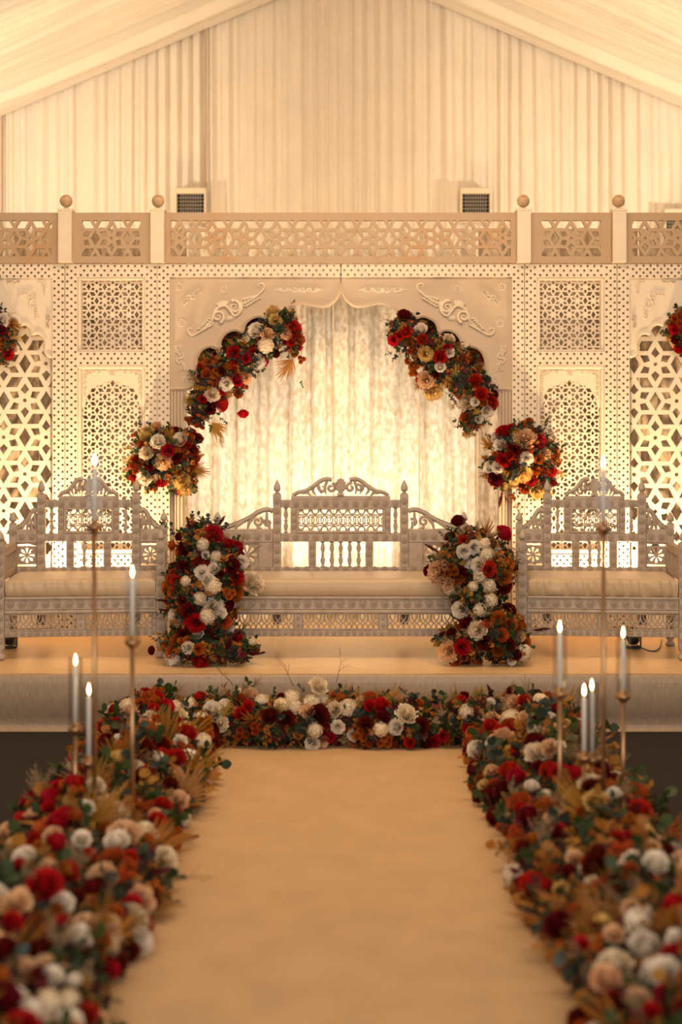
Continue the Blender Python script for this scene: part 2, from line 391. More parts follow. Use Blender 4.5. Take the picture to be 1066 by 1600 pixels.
# air vents in the wall drape
for k, (vp, lab) in enumerate(((297.5, 'cream air vent in the back drape above the left half of the centre railing'),
                   (744, 'cream air vent in the back drape above the right half of the centre railing'),
                   (1063, 'cream air vent just showing above the railing beside the rightmost ball post'))):
    Yv = YW-.16; cx = X(vp, Yv); zt = Z(293 if k < 2 else 326, Yv); hw = .135; zb = zt-.29
    t = thing('air_vent', (cx, Yv, zb), lab, 'vent')
    fr = MB(); fr.box(cx-hw, cx+hw, Yv, Yv+.12, zt-.05, zt, .006); fr.box(cx-hw, cx+hw, Yv, Yv+.12, zb, zb+.035, .006)
    fr.box(cx-hw, cx-hw+.018, Yv, Yv+.12, zb+.035, zt-.05, .004); fr.box(cx+hw-.018, cx+hw, Yv, Yv+.12, zb+.035, zt-.05, .004); obj('vent_frame', fr, 'vent', t)
    b = MB(); b.box(cx-hw+.018, cx+hw-.018, Yv+.06, Yv+.07, zb+.03, zt-.05); obj('duct_opening', b, 'dark', t)
    sl = MB(); sl.box(-hw+.018, hw-.018, 0, .012, -.002, .002); sm = sl.mesh('slat', [M['grille']])
    for i in range(7): put('slat', sm, t, (0, .03, .05+(.29-.10)*i/6))
    sl = MB(); sl.box(-.0018, .0018, 0, .012, 0, .21); sv = sl.mesh('upright_slat', [M['grille']])
    for i in range(9): put('upright_slat', sv, t, (-hw+.05+(2*hw-.10)*i/8, .022, .035))

# ------------------------------------------------------------------ stage, skirt, runner
YF = 7.47
st = thing('stage', (0, YF, 0), 'low platform covered in shimmering gold cloth under the sofas', 'stage')
m = MB(); NX = 120; prof = [(10.35, ZS), (9.6, ZS), (8.9, ZS), (8.4, ZS), (8.0, ZS), (7.75, ZS), (7.56, ZS), (YF+.025, ZS)]
vs = []
for i in range(NX+1):
    x = -3.9+7.8*i/NX
    for (Y, z) in prof: vs.append((x, Y, z+.002*mnoise.noise(Vector((x*4, Y*5, 0)))))
k = len(prof); m.add(vs, [(i*k+j, i*k+j+1, (i+1)*k+j+1, (i+1)*k+j) for i in range(NX) for j in range(k-1)], smooth=True)
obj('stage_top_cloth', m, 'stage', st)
m = MB(); prof = [(YF+.025, ZS), (YF+.008, ZS-.003), (YF, ZS-.014), (YF-.004, ZS-.05), (YF-.008, ZS-.11), (YF-.004, ZS-.17), (YF+.012, ZS-.23), (YF+.028, .035), (YF+.02, .015), (YF-.004, .001)]
vs = []
for i in range(NX+1):
    x = -3.9+7.8*i/NX
    for (Y, z) in prof: vs.append((x, Y+.006*mnoise.noise(Vector((x*1.8, z*3, 3))), z))
k = len(prof); m.add(vs, [(i*k+j, i*k+j+1, (i+1)*k+j+1, (i+1)*k+j) for i in range(NX) for j in range(k-1)], smooth=True)
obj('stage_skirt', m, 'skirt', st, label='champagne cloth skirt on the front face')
m = MB(); m.box(-3.88, 3.88, YF+.06, 10.33, 0, ZS-.01); obj('stage_deck', m, 'dark', st)
m = MB(); nx, ny = 16, 90; vs = []
for j in range(ny+1):
    for i in range(nx+1):
        x = -.86+1.72*i/nx; Y = -2+(YF-.03+2)*j/ny
        vs.append((x, Y, .006+.0015*mnoise.noise(Vector((x*3, Y*2, 0)))))
m.add(vs, [(j*(nx+1)+i, j*(nx+1)+i+1, (j+1)*(nx+1)+i+1, (j+1)*(nx+1)+i) for j in range(ny) for i in range(nx)], smooth=True)
setp(obj('aisle_runner', m, 'runner'), 'plain gold-beige cloth runner down the aisle to the stage', 'carpet')

# ------------------------------------------------------------------ backdrop
YB = 9.30; PX = YB/F                               # one photograph pixel at the backdrop, in metres
def bx_(dx): return dx*PX                          # dx pixels from the centre axis
def bz(py): return Z(py, YB)
BOT = ZS+.003
SEG = [[(0,160),(7,143),(19,132),(32,130),(46,132.5),(63,135),(80,130.5),(89.5,122)],
       [(89.5,122),(97,124.8),(106,123),(114,118),(118,112)],
       [(118,112),(127,115),(137,113),(147,107),(152,99),(154,90)],
       [(154,90),(163,93.5),(174,92),(183,86),(189,76),(191,64.5)],
       [(191,64.5),(201,68),(212,66),(221,59),(226.5,47),(227.6,33),(226.5,22),(229,11),(236,3),(248,0)]]
def arch_pts(sc_, zend, x0=0, s=1, mir=True):
    R_ = []
    for q in SEG:
        c = catmull(q, 4); R_ += c if not R_ else c[1:]
    R_ = [(p[0]*sc_*PX, zend+p[1]*sc_*PX) for p in R_]
    L_ = [(-p[0], p[1]) for p in R_[::-1]]
    return [(x0+p[0], p[1]) for p in (L_+R_[1:] if mir else R_)]
def spiral(cx, cz, r0, r1, a0, turns, n=22):
    return [(cx+(r0+(r1-r0)*t)*math.cos(a0+turns*2*PI*t), cz+(r0+(r1-r0)*t)*math.sin(a0+turns*2*PI*t)) for t in [i/n for i in range(n+1)]]
def acanthus(mb, root, ang, L_, w_, y, n=6, spread=1.1, h=.012, curl=.5, flip=1):
    """a fan of tapered, curled leaf lobes that leave ROOT towards ANG"""
    for k in range(n):
        f = k/(n-1)-.5; a = ang+f*spread*flip; l = L_*(1-.55*abs(f)*1.2); pts = []; b = a
        x, z = root
        for i in range(7):
            pts.append((x, z)); x += math.cos(b)*l/6; z += math.sin(b)*l/6; b += curl*f*flip*.6+.05*flip
        mb.stroke(pts, [w_*r for r in (.5, .8, 1, 1, .85, .6, .15)], y, h)
def ornament_big(mb, cx, cz, k, y, s=1):
    """long acanthus-and-scroll applique lying along a 30 degree diagonal; k = size of a pixel, s mirrors"""
    T = lambda p: (cx+s*p[0]*k, cz+p[1]*k)
    def st_(pts, r, h=.014): mb.stroke([T(p) for p in pts], [q*k for q in (r if isinstance(r, list) else [r]*len(pts))], y, h*1.7)
    n = 23
    for (c, r0, a0, tr) in (((-15, -7), 10.5, -1.2, 1.6), ((11, 8), 10.5, 2.0, -1.6)):
        st_(spiral(c[0], c[1], r0, 1.5, a0, tr), [3.2-2*i/22 for i in range(n)], .02)
    st_(catmull([(-24,-12),(-18,4),(-4,10),(4,2),(12,-6),(22,4),(20,16)], 4), [2.6]*25, .016)
    for i in range(7):
        a = 1.1+i*.22; st_([(-6+math.cos(a)*5, 4+math.sin(a)*5), (-6+math.cos(a)*11, 4+math.sin(a)*11), (-6+math.cos(a)*16, 4+math.sin(a)*15)], [1.3, 2.3, 1.2], .014)
    for i in range(5):
        a = -1.9+i*.32; st_([(2+math.cos(a)*3, -3+math.sin(a)*3), (2+math.cos(a)*9, -3+math.sin(a)*9), (2+math.cos(a)*13, -3+math.sin(a)*12)], [1.1, 1.6, .7], .01)
    for (q, sg) in ((0, -1), (1, 1)):
        # leafy tails
        for i in range(6):
            t = i/5
            if sg < 0: bx0, bz0, a = -24-t*16, -13-t*13, PI+.55
            else: bx0, bz0, a = 22+t*22, 13+t*9, .38
            for sd in (-1, 1):
                aa = a+sd*(.95-.3*t); l = 15*(1-.45*t)
                st_(catmull([(bx0, bz0), (bx0+math.cos(aa)*l*.5, bz0+math.sin(aa)*l*.5), (bx0+math.cos(a+sd*.25)*l*1.05, bz0+math.sin(a+sd*.25)*l*1.05)], 3), [.8, 1.2, 1.6, 1.7, 1.5, 1.0, .3], .014)
        if sg < 0: st_(catmull([(-22,-11),(-32,-21),(-44,-31),(-54,-36),(-61,-33),(-62,-27),(-58,-25),(-55,-28)], 3), [2.2-.05*i for i in range(22)], .014)
        else: st_(catmull([(20,12),(34,18),(46,26),(56,35),(57,42),(52,45),(48,42),(50,39)], 3), [2.2-.05*i for i in range(22)], .014)
def ornament_small(mb, cx, cz, k, ang, y, s=1, size=1):
    ca, sa = math.cos(ang), math.sin(ang)
    T = lambda p: (cx+s*(p[0]*ca-p[1]*sa)*k*size, cz+(p[0]*sa+p[1]*ca)*k*size)
    def st_(pts, r): mb.stroke([T(p) for p in pts], [q*k*size for q in r], y, .016)
    st_(spiral(-4, 2, 5, 1, -1, 1.3, 14), [1.8-.07*i for i in range(15)]); st_(spiral(4, -2, 5, 1, 2.1, 1.3, 14), [1.8-.07*i for i in range(15)])
    for sg in (-1, 1):
        st_(catmull([(sg*3,0),(sg*10,sg*2),(sg*17,-sg*1),(sg*22,sg*3)], 4), [1.5-.1*i for i in range(13)])
        for i in range(4): st_([(sg*(8+3*i), sg*1), (sg*(10+3*i), sg*4.5), (sg*(13+3*i), sg*5.5)], [.9, 1.3, .4]); st_([(sg*(8+3*i), 0), (sg*(10+3*i), -sg*3.5), (sg*(13+3*i), -sg*4)], [.9, 1.3, .4])
def rosette(mb, cx, cz, r, y):
    for i in range(5):
        a = PI/2+i*2*PI/5; mb.stroke(spiral(cx+math.cos(a)*r*.6, cz+math.sin(a)*r*.6, r*.38, r*.38, a+PI*.65, -.72, 8), [r*.12]*9, y, .006)
    mb.lathe([(r*.22, 0), (r*.16, .006), (0, .007)], cx, y, cz, 8, axis='y')
def rim(mb, pts, y, r, h):
    mb.stroke(pts, [r]*len(pts), y, h)

def arch_unit(name, cxpx, half, top_in, zend_py, scl, label, big):
    """cusped arch bay. cxpx: centre in pixels from the axis; half: half width incl. the pierced border"""
    x0 = bx_(cxpx); H = bx_(half); sw = bx_(19)
    t = thing(name, (x0, YB, BOT), label, 'arch')
    ztop = bz(413); zt = bz(top_in); ze = bz(zend_py); yf = YB-.022
    for s in (-1, 1):
        a, b = sorted((x0+s*H, x0+s*(H-sw))); mb = MB(); perf(mb, a, b, BOT, ztop, yf, YB+.02); obj('pierced_border', mb, 'panel', t)
    mb = MB(); perf(mb, x0-H+sw, x0+H-sw, zt, ztop, yf, YB+.02, False); obj('pierced_border', mb, 'panel', t)
    hi = H-sw
    P = arch_pts(scl, ze, x0); P[0] = (x0-hi, P[0][1]); P[-1] = (x0+hi, P[-1][1])
    mb = MB(); d = .05 if big else .07
    mb.flat([(x0+hi, zt)]+[(x0-hi, zt)]+P, YB, YB+d); obj('arch_spandrel', mb, 'arch' if big else 'panel', t)
    mb = MB(); rim(mb, P, YB, bx_(3.2), .006); rim(mb, [(p[0], p[1]-.0) for p in P], YB+.001, bx_(1.5), .011); obj('arch_moulding', mb, 'arch' if big else 'panel', t)
    return t, x0, hi, zt, ze
t, x0, hi, zt, ze = arch_unit('floral_arch_bay', -.2, 286, 433.5, 608, 1.0, 'wide cream centre bay with a cusped open arch over the middle sofa', True)
for s in (-1, 1):
    mb = MB(); a = x0+s*bx_(246); b = x0+s*hi; a, b = sorted((a, b)); mb.box(a, b, YB+.012, YB+.05, BOT, ze)
    n = 4
    for i in range(n): 
        c = a+(b-a)*(i+.5)/n; mb.box(c-(b-a)/n*.38, c+(b-a)/n*.38, YB, YB+.012, BOT+.02, ze-.012, .003)
    obj('fluted_pilaster', mb, 'arch', t)
    mb = MB(); ornament_big(mb, x0-s*bx_(177), bz(488), PX, YB+.001, -1 if s < 0 else 1); obj('acanthus_scroll', mb, 'carve', t)
    mb = MB(); ornament_small(mb, x0-s*bx_(234.5), bz(465), PX, .62, YB+.001, -1 if s < 0 else 1, .85); obj('scroll_ornament', mb, 'carve', t)
    mb = MB(); ornament_small(mb, x0-s*bx_(251), bz(560), PX, -1.45, YB+.001, -1 if s < 0 else 1, 1.0); obj('scroll_ornament', mb, 'carve', t)
    mb = MB()
    for sg in (-1, 1):
        for i in range(3): mb.stroke(spiral(x0-s*bx_(66)+sg*bx_(6+11*i), bz(452.5), bx_(3.6), bx_(1), (PI if sg > 0 else 0), sg*1.2, 12), [bx_(1.1)]*13, YB+.001, .008)
        mb.stroke(catmull([(x0-s*bx_(66)+sg*bx_(u), bz(452.5+v)) for u, v in ((2, 3), (9, 4), (15, -1), (22, 4), (29, 0), (38, 1))], 4), [bx_(1.2)]*21, YB+.001, .008)
    mb.lathe([(bx_(4), 0), (bx_(3), .008), (0, .010)], x0-s*bx_(66), YB+.001, bz(453.5), 8, axis='y')
    obj('ribbon_ornament', mb, 'carve', t)
    for (dx, py) in ((182, 451.5), (249, 505), (242, 592), (252, 448)):
        mb = MB(); rosette(mb, x0-s*bx_(dx), bz(py), bx_(6), YB+.001); obj('rosette', mb, 'carve', t)
mb = MB(); mb.box(x0-.002, x0+.002, YB-.024, YB-.021, bz(443), bz(413)); obj('centre_joint', mb, 'dark', t)
for s, lab in ((-1, 'partly seen cream arch bay with large star lattice behind the left sofa'), (1, 'partly seen cream arch bay with large star lattice behind the right sofa')):
    t, x0, hi, zt, ze = arch_unit('lattice_arch_bay', s*586.5, 155.5, 435, 557, .55, lab, False)
    R_ = (x0-hi, x0+hi, bz(868), bz(462)); a = 67*PX
    mb = MB(); yl = YB+.09; fx = bx_(33.7-532.75) if s < 0 else bx_(1062.5-532.75)
    pierced(mb, star_cells(a, fx, bz(741) if s < 0 else bz(742-.0), R_), R_, yl, yl+.014)
    obj('star_lattice', mb, 'panel', t)
    mb = MB(); mb.box(x0-hi, x0+hi, yl, yl+.02, BOT, bz(868)); obj('base_board', mb, 'panel', t)
    for q in (-1, 1):
        mb = MB(); T = lambda dx, dy: (x0+q*bx_(dx), bz(dy))
        # corner scroll ornaments of the small arch
        for (dx, dy, r) in ((101, 462, 6), (106, 476, 8)): mb.stroke(spiral(*T(dx, dy), bx_(r), bx_(1.2), 1.0, q*1.5, 18), [bx_(1.9-.06*i) for i in range(19)], YB+.001, .012)
        for i in range(7):
            dx, dy = (94-5*i, 459+.5*i) if i < 3 else (108+.5*i, 482+4.5*(i-3))
            ornament = spiral(*T(dx, dy), bx_(3.2), bx_(.8), i, q*1.2, 10); mb.stroke(ornament, [bx_(1.2)]*11, YB+.001, .010)
        obj('acanthus_scroll', mb, 'carve', t)
        mb = MB()
        for i in range(6): mb.stroke(spiral(*T(115+min(i, 3)*3.3-(0 if i < 4 else 2), 440+(0 if i < 2 else (i-1)*4.5)), bx_(2.6), bx_(.8), i, q*1.2, 10), [bx_(1.1)]*11, YB+.001, .009)
        obj('scroll_ornament', mb, 'carve', t)
        mb = MB(); ornament_small(mb, *T(129, 502), PX, 1.45, YB+.001, q, .55); ornament_small(mb, *T(75, 440), PX, 0, YB+.001, q, .5); obj('scroll_ornament', mb, 'carve', t)

for s, lab in ((-1, 'narrow cream star-lattice screen between the left arch bay and the centre arch'), (1, 'narrow cream star-lattice screen between the centre arch and the right arch bay')):
    ax, bxx = 286.8, 430.2; A = lambda d: s*bx_(d)
    def span(d0, d1): return sorted((A(d0), A(d1)))
    t = thing('screen_panel', (A(358.5), YB, BOT), lab, 'screen'); yf = YB-.022
    for (d0, d1) in ((286.8, 305.3), (411, 430)):
        a, b = span(d0, d1); mb = MB(); perf(mb, a, b, BOT, bz(413), yf, YB+.02); obj('pierced_border', mb, 'panel', t)
    a, b = span(305.3, 411)
    for (p0, p1) in ((413, 434), (550, 571), (866, 912)):
        mb = MB(); perf(mb, a, b, bz(p1), bz(p0), yf, YB+.02, False); obj('pierced_border', mb, 'panel', t)
    mb = MB(); mb.box(a, b, yf+.005, YB+.02, BOT, bz(912)); obj('base_board', mb, 'panel', t)
    # upper window
    fr = MB(); w_ = bx_(5.5)
    for q in ((a, b, bz(438), bz(434)), (a, b, bz(550), bz(546)), (a, a+w_, bz(546), bz(438)), (b-w_, b, bz(546), bz(438))): fr.box(q[0], q[1], YB-.012, YB+.045, q[2], q[3], .004)
    obj('window_frame', fr, 'panel', t)
    R_ = (a+w_, b-w_, bz(546), bz(438)); mb = MB(); cx = (a+b)/2
    pierced(mb, star_cells(25.2*PX, cx+s*bx_(.0), bz(491), R_, False), R_, YB+.034, YB+.042); obj('star_lattice', mb, 'panel', t)
    # niche
    fr = MB(); 
    for q in ((a, b, bz(577), bz(571)), (a, a+w_, bz(858), bz(577)), (b-w_, b, bz(858), bz(577)), (a, b, bz(866), bz(858))): fr.box(q[0], q[1], YB-.014, YB+.045, q[2], q[3], .005)
    obj('niche_frame', fr, 'panel', t)
    R_ = (a+w_, b-w_, bz(858), bz(580)); mb = MB()
    pierced(mb, star_cells(24.4*PX, cx, bz(620), R_, False), R_, YB+.030, YB+.038); obj('star_lattice', mb, 'panel', t)
    hw = (b-a)/2-w_; N = [(0, 592), (6, 597), (12, 596), (18, 602), (24, 602), (29, 607), (33, 606), (38, 612), (41, 620), (41.5, 630), (44, 637)]
    P = [(cx-bx_(d), bz(p)) for d, p in N[::-1]]+[(cx+bx_(d), bz(p)) for d, p in N[1:]]
    P = [(cx-hw, P[0][1])]+P+[(cx+hw, P[-1][1])]
    mb = MB(); mb.flat([(cx+hw, bz(577)), (cx-hw, bz(577))]+P, YB+.012, YB+.026); obj('niche_spandrel', mb, 'panel', t)
    mb = MB()
    for q in (-1, 1):
        for (d, p, r) in ((38, 584, 4.2), (29, 582, 3), (20, 582, 2.5), (42, 592, 3), (43, 600, 2.6), (42.5, 609, 2.4), (43, 618, 2.2)):
            mb.stroke(spiral(cx+q*bx_(d), bz(p), bx_(r), bx_(.8), d, q*1.3, 12), [bx_(1.1)]*13, YB+.012, .009)
        mb.stroke([(cx+q*bx_(d), bz(p)) for d, p in ((8, 580), (20, 579), (34, 579), (44, 581), (45, 600), (45, 624))], [bx_(.8)]*6, YB+.012, .007)
    rosette(mb, cx, bz(583), bx_(5), YB+.012)
    obj('carved_spandrel_scroll', mb, 'carve', t)

# upper railings and ball posts
YR = YB-.045
def railing(d0, d1, o0, o1, fx, label):
    a, b = bx_(d0), bx_(d1); p, q = bx_(o0), bx_(o1); t = thing('railing_panel', ((a+b)/2, YR, bz(413)), label, 'railing')
    fr = MB(); z0, z1, u0, u1 = bz(412), bz(334), bz(402), bz(346)
    for r in ((a, b, u1, z1), (a, b, z0, u0), (a, p, u0, u1), (q, b, u0, u1)): fr.box(r[0], r[1], YR, YR+.035, r[2], r[3])
    obj('railing_frame', fr, 'rail', t)
    R_ = (p, q, u0, u1); mb = MB(); pierced(mb, star_cells(50.3*PX, fx, bz(374), R_), R_, YR+.002, YR+.022); obj('star_lattice', mb, 'rail', t)
railing(-274, 272.5, -265, 264, bx_(0), 'long tan star-fret railing over the centre arch')
railing(-417, -296, -403, -312, bx_(-357), 'short tan star-fret railing between the two left ball posts')
railing(294.5, 420, 312, 404, bx_(358), 'short tan star-fret railing between the two right ball posts')
railing(-742, -438, -728, -450, bx_(-483), 'tan star-fret railing running out past the leftmost ball post')
railing(442.5, 742, 453, 728, bx_(473), 'tan star-fret railing running out past the rightmost ball post')
for (d, lab) in ((-427.5, 'cream square post with wooden ball, leftmost of four on the railing'), (-284.5, 'cream square post with wooden ball at the left end of the centre railing'),
                 (283.5, 'cream square post with wooden ball at the right end of the centre railing'), (431.5, 'cream square post with wooden ball, rightmost of four on the railing')):
    x = bx_(d); hw = bx_(10.6); t = thing('ball_post', (x, YR, bz(413)), lab, 'post')
    mb = MB(); mb.box(x-hw, x+hw, YR-.05, YR+.045, bz(412), bz(333), .003); obj('post_shaft', mb, 'panel', t)
    mb = MB(); mb.box(x-hw-.006, x+hw+.006, YR-.056, YR+.05, bz(333), bz(330), .002); mb.lathe([(.035, 0), (.022, .008), (.018, .014)], x, YR, bz(330), 14); obj('post_cap', mb, 'panel', t)
    mb = MB(); r = bx_(10); mb.lathe([(0.001, -r)]+[(r*math.cos(a), r*math.sin(a)) for a in [(-PI/2+PI*i/10) for i in range(1, 10)]]+[(0.001, r)], x, YR, bz(316), 18); obj('wooden_ball', mb, 'ball', t, label='bare wooden ball')

M['velvet_shaded'] = mat('shaded_ivory_velvet', (.62, .50, .36), .42, col2=(.42, .31, .20), vscale=26, stretch=(1.3, 1, .7), bump=.7, bscale=40, bdist=.015, sharp=(.42, .62), sheen=.3, detail=7)  # darker ivory velvet: shade behind the side panels put into the colour
# crushed velvet curtain behind the backdrop
YC = 9.86
def curtain(name, xa, xb, label, ph, vm='velvet'):
    m = MB(); n = int((xb-xa)*130); nzz = 14; zt = bz(337); vs = []
    for j in range(nzz+1):
        f = j/nzz; z = ZS+.006+(zt-ZS)*f
        for i in range(n+1):
            x = xa+(xb-xa)*i/n; wv = mnoise.noise(Vector((x*1.7, f*.5, ph)))*5
            y = .035*math.sin(x*34+wv+ph)+.014*math.sin(x*77+wv*2+f)+.02*mnoise.noise(Vector((x*6, f*3, ph)))
            vs.append((x, YC+y, z))
    m.add(vs, [(j*(n+1)+i, j*(n+1)+i+1, (j+1)*(n+1)+i+1, (j+1)*(n+1)+i) for j in range(nzz) for i in range(n)], smooth=True)
    setp(obj(name, m, vm), label, 'curtain')
cs = [X(p, YC) for p in (-190, 60, 293, 521, 655, 746, 1000, 1256)]
L_ = ['crushed ivory velvet curtain behind the lattice of the left arch bay', 'crushed ivory velvet curtain behind the left narrow screen', 'bright crushed velvet curtain filling the left half of the centre arch',
      'bright crushed velvet curtain just right of the centre arch middle', 'narrow crushed velvet curtain below the right arch flowers', 'crushed ivory velvet curtain behind the right narrow screen', 'crushed ivory velvet curtain behind the lattice of the right arch bay']
for i in range(7): curtain('velvet_curtain', cs[i]+.004, cs[i+1]-.004, L_[i], i*1.7, 'velvet' if 2 <= i <= 4 else 'velvet_shaded')

# ------------------------------------------------------------------ sofas
RO = MB(); r = .0195
RO.lathe([(r, 0), (r*.94, .004), (r*.78, .004), (r*.73, .001), (r*.68, .001), (r*.62, .0045), (r*.45, .0045), (r*.40, .001), (r*.34, .001), (r*.28, .005), (0.0001, .0065)], 0, 0, 0, 16, axis='y', mis=[1, 0, 0, 1, 0, 0, 0, 1, 0, 0])
RO_ME = RO.mesh('roundel', [M['sofa'], M['groove']])
def spindle_mesh(h, r=.011):
    P = [(0, r*.9), (.03, r*1.3), (.06, r*.6), (.10, r*.7), (.28, r*1.25), (.40, r*.75), (.47, r*.6), (.50, r*1.3), (.53, r*.6), (.60, r*.75), (.72, r*1.25), (.90, r*.7), (.94, r*.6), (.97, r*1.3), (1, r*.9)]
    return MB().lathe([(q, f*h) for f, q in P], n=8).mesh('spindle', [M['sofa']])
def finial_mesh(h=.09, r=.022):
    P = [(0, .8), (.06, .85), (.12, .45), (.18, .45), (.24, .9), (.36, 1), (.5, .95), (.68, .7), (.85, .38), (.97, .12), (1, .02)]
    return MB().lathe([(q*r, f*h) for f, q in P], n=10).mesh('finial', [M['sofa']])
FIN = finial_mesh(); FIN2 = finial_mesh(.075, .024)
FOOT = MB().lathe([(.016, 0), (.028, .006), (.03, .02), (.022, .034), (.016, .046), (.026, .06), (.026, .07)], n=12).mesh('foot', [M['sofa']])
def petal_panel(mb, cx, cz, h, y0, y1):
    cells = []; S = lambda d: (lambda a: (cx+h*math.cos(a)/max(abs(math.cos(a)), abs(math.sin(a))), cz+h*math.sin(a)/max(abs(math.cos(a)), abs(math.sin(a)))))(math.radians(d))
    for k in range(8):
        d = 45*k; outer = [(cx, cz), S(d-22.5)]+([S(d)] if k % 2 else [])+[S(d+22.5)]
        ca, sa = math.cos(math.radians(d)), math.sin(math.radians(d)); R_ = lambda u, v: (cx+h*(u*ca-v*sa), cz+h*(u*sa+v*ca))
        cells.append((outer, [R_(.18, 0), R_(.5, .10), R_(.68, .15), R_(.80, .10), R_(.84, 0), R_(.80, -.10), R_(.68, -.15), R_(.5, -.10)]))
    pierced(mb, cells, (cx-h, cx+h, cz-h, cz+h), y0, y1)
    for i in range(4):
        sx, sz = ((1, 1), (-1, 1), (-1, -1), (1, -1))[i]; mb.stroke(spiral(cx, cz, h*.93, h*.93, PI/2*i, .25, 8), [h*.04]*9, y0, .003)
def sofa(hw, tw, loc, rot, label, nsp, fretx, wrinkle):
    """hw half width at the corner posts, tw half distance of the tall posts; local frame: x across, y depth from the front, z up from the stage"""
    t = thing('carved_sofa', loc, label, 'sofa', None, rot); D = .62
    def P_(name, mb, par=t, mats=('sofa',), lab=None): return obj(name, mb, list(mats), par, world=False, label=lab)
    def ring(par, x, y, z, sc_=1): put('roundel', RO_ME, par, (x, y, z), None, sc_)
    def row(par, xa, xb, y, z, pitch=.060, sc_=1):
        n = max(1, int(abs(xb-xa)/pitch)); 
        for i in range(n): ring(par, xa+(xb-xa)*(i+.5)/n, y, z, sc_)
    def col_(par, x, y, za, zb, pitch=.058, sc_=1):
        n = max(1, int(abs(zb-za)/pitch))
        for i in range(n): ring(par, x, y, za+(zb-za)*(i+.5)/n, sc_)
    B = D-.045; pw = .025
    # posts of the back
    for s in (-1, 1):
        p = P_('tall_post', MB().box(s*tw-pw, s*tw+pw, B-.006, B+.045, .13, .944, .004)); col_(p, s*tw, B-.006, .50, .93); put('finial', FIN, p, (s*tw, B+.02, .944))
        p = P_('corner_post', MB().box(s*hw-pw*.9, s*hw+pw*.9, B, B+.045, .05, .76, .004)); col_(p, s*hw, B, .58, .75); put('finial', FIN2, p, (s*hw, B+.02, .76))
        put('foot', FOOT, p, (s*hw, B+.02, 0), None, (1, 1, .8))
        # outer rail, petal panel and scroll
        a, b = sorted((s*(tw+pw), s*(hw-pw*.9)))
        p = P_('outer_rail', MB().box(a, b, B+.005, B+.035, .642, .712, .003)); row(p, a, b, B+.005, .677)
        h = min((b-a)/2-.006, .072); cx = (a+b)/2
        mb = MB(); petal_panel(mb, cx, .564, h, B+.016, B+.024); P_('petal_panel', mb)
        mb = MB()
        for q in ((a, cx-h, .486, .642), (cx+h, b, .486, .642)):
            if q[1]-q[0] > .002: mb.box(q[0], q[1], B+.008, B+.034, q[2], q[3], .002)
        for q in ((cx-h, cx+h, .486, .494), (cx-h, cx+h, .634, .642)): mb.box(q[0], q[1], B+.010, B+.034, q[2], q[3], .001)
        P_('panel_stile', mb)
        mb = MB(); W_ = b-a; T = lambda u, v: (s*(tw+pw)+s*u*W_, .712+v*.135)
        sil = catmull([T(0, .92), T(.12, 1.0), T(.30, .86), T(.45, .62), T(.62, .42), T(.8, .25), T(1, .12)], 4)
        mb.stroke(sil, [.015-.0003*i for i in range(len(sil))], B+.02, .014); mb.stroke(sil, [.015]*len(sil), B+.0205, -.008)
        for (c, r0, a0, tr) in (((.30, .45), .032, 1.0, 1.2), ((.10, .40), .026, 2.4, -1.0)):
            q = spiral(*T(*c), min(r0, W_*.24), .006, a0, s*tr, 16); mb.stroke(q, [.009-.0002*i for i in range(17)], B+.02, .012); mb.stroke(q, [.008]*17, B+.0205, -.006)
        for (u0, v0, u1, v1) in ((.05, .05, .12, .9), (.35, .7, .5, .05), (.55, .45, .75, .05), (.2, .05, .3, .3)):
            mb.stroke([T(u0, v0), T((u0+u1)/2+.04, (v0+v1)/2), T(u1, v1)], [.008, .011, .006], B+.02, .012)
        mb.stroke([T(0, .03), T(1, .03)], [.010, .010], B+.02, .012)
        P_('scroll_crest', mb)
    inn = tw-pw
    p = P_('top_rail', MB().box(-inn, inn, B, B+.035, .859, .908, .003)); row(p, -inn, inn, B, .884)
    p = P_('middle_rail', MB().box(-inn, inn, B, B+.035, .647, .699, .003)); row(p, -inn, inn, B, .673)
    p = P_('lower_rail', MB().box(-hw+pw, hw-pw, B-.01, B+.035, .440, .486, .003)); row(p, -hw+.04, hw-.04, B-.01, .474)
    fx = fretx
    mb = MB()
    for (a, b, c, d) in ((-fx, fx, .847, .859), (-fx, fx, .699, .713), (-fx, -fx+.018, .713, .847), (fx-.018, fx, .713, .847)): mb.box(a, b, B-.004, B+.035, c, d, .004)
    P_('fret_frame', mb)
    # interlaced ring fret
    mb = MB(); u0, u1, v0, v1 = -fx+.018, fx-.018, .713, .847; n = round((u1-u0)/.058*1.0)
    hgt = v1-v0; R0 = (v1-v0)*.25; pt = (u1-u0)/n
    def cl(pts):
        out = []; 
        for q in pts:
            if u0-.001 <= q[0] <= u1+.001 and v0-.001 <= q[1] <= v1+.001: out.append(q)
            else:
                if len(out) > 1: yield out
                out = []
        if len(out) > 1: yield out
    for i in range(-1, n+2):
        for (cz, off, rr) in ((.5, 0, .27), (.5, .5, .27), (0, .25, .36), (1, .25, .36), (0, .75, .2), (1, .75, .2)):
            for seg in cl(spiral(u0+pt*(i+off), v0+hgt*cz, hgt*rr, hgt*rr, 0, 1, 24)): mb.stroke(seg, [.0032]*len(seg), B+.015, .006); mb.stroke(seg, [.0032]*len(seg), B+.0152, -.004)
    P_('ring_fret', mb)
    for s in (-1, 1):
        p = P_('side_stile', MB().box(min(s*fx, s*(fx+.034)), max(s*fx, s*(fx+.034)), B, B+.035, .699, .859, .003)); col_(p, s*(fx+.017), B, .715, .845, .042, .75)
        put('spindle', spindle_mesh(.16), t, (s*(fx+.034+inn)/2, B+.018, .699), None, (1, 1, 1))
        ls = .178*(tw/.398) if nsp > 3 else .115
        p = P_('lower_stile', MB().box(s*ls-.023, s*ls+.023, B, B+.035, .486, .647, .003)); col_(p, s*ls, B, .49, .643, .05)
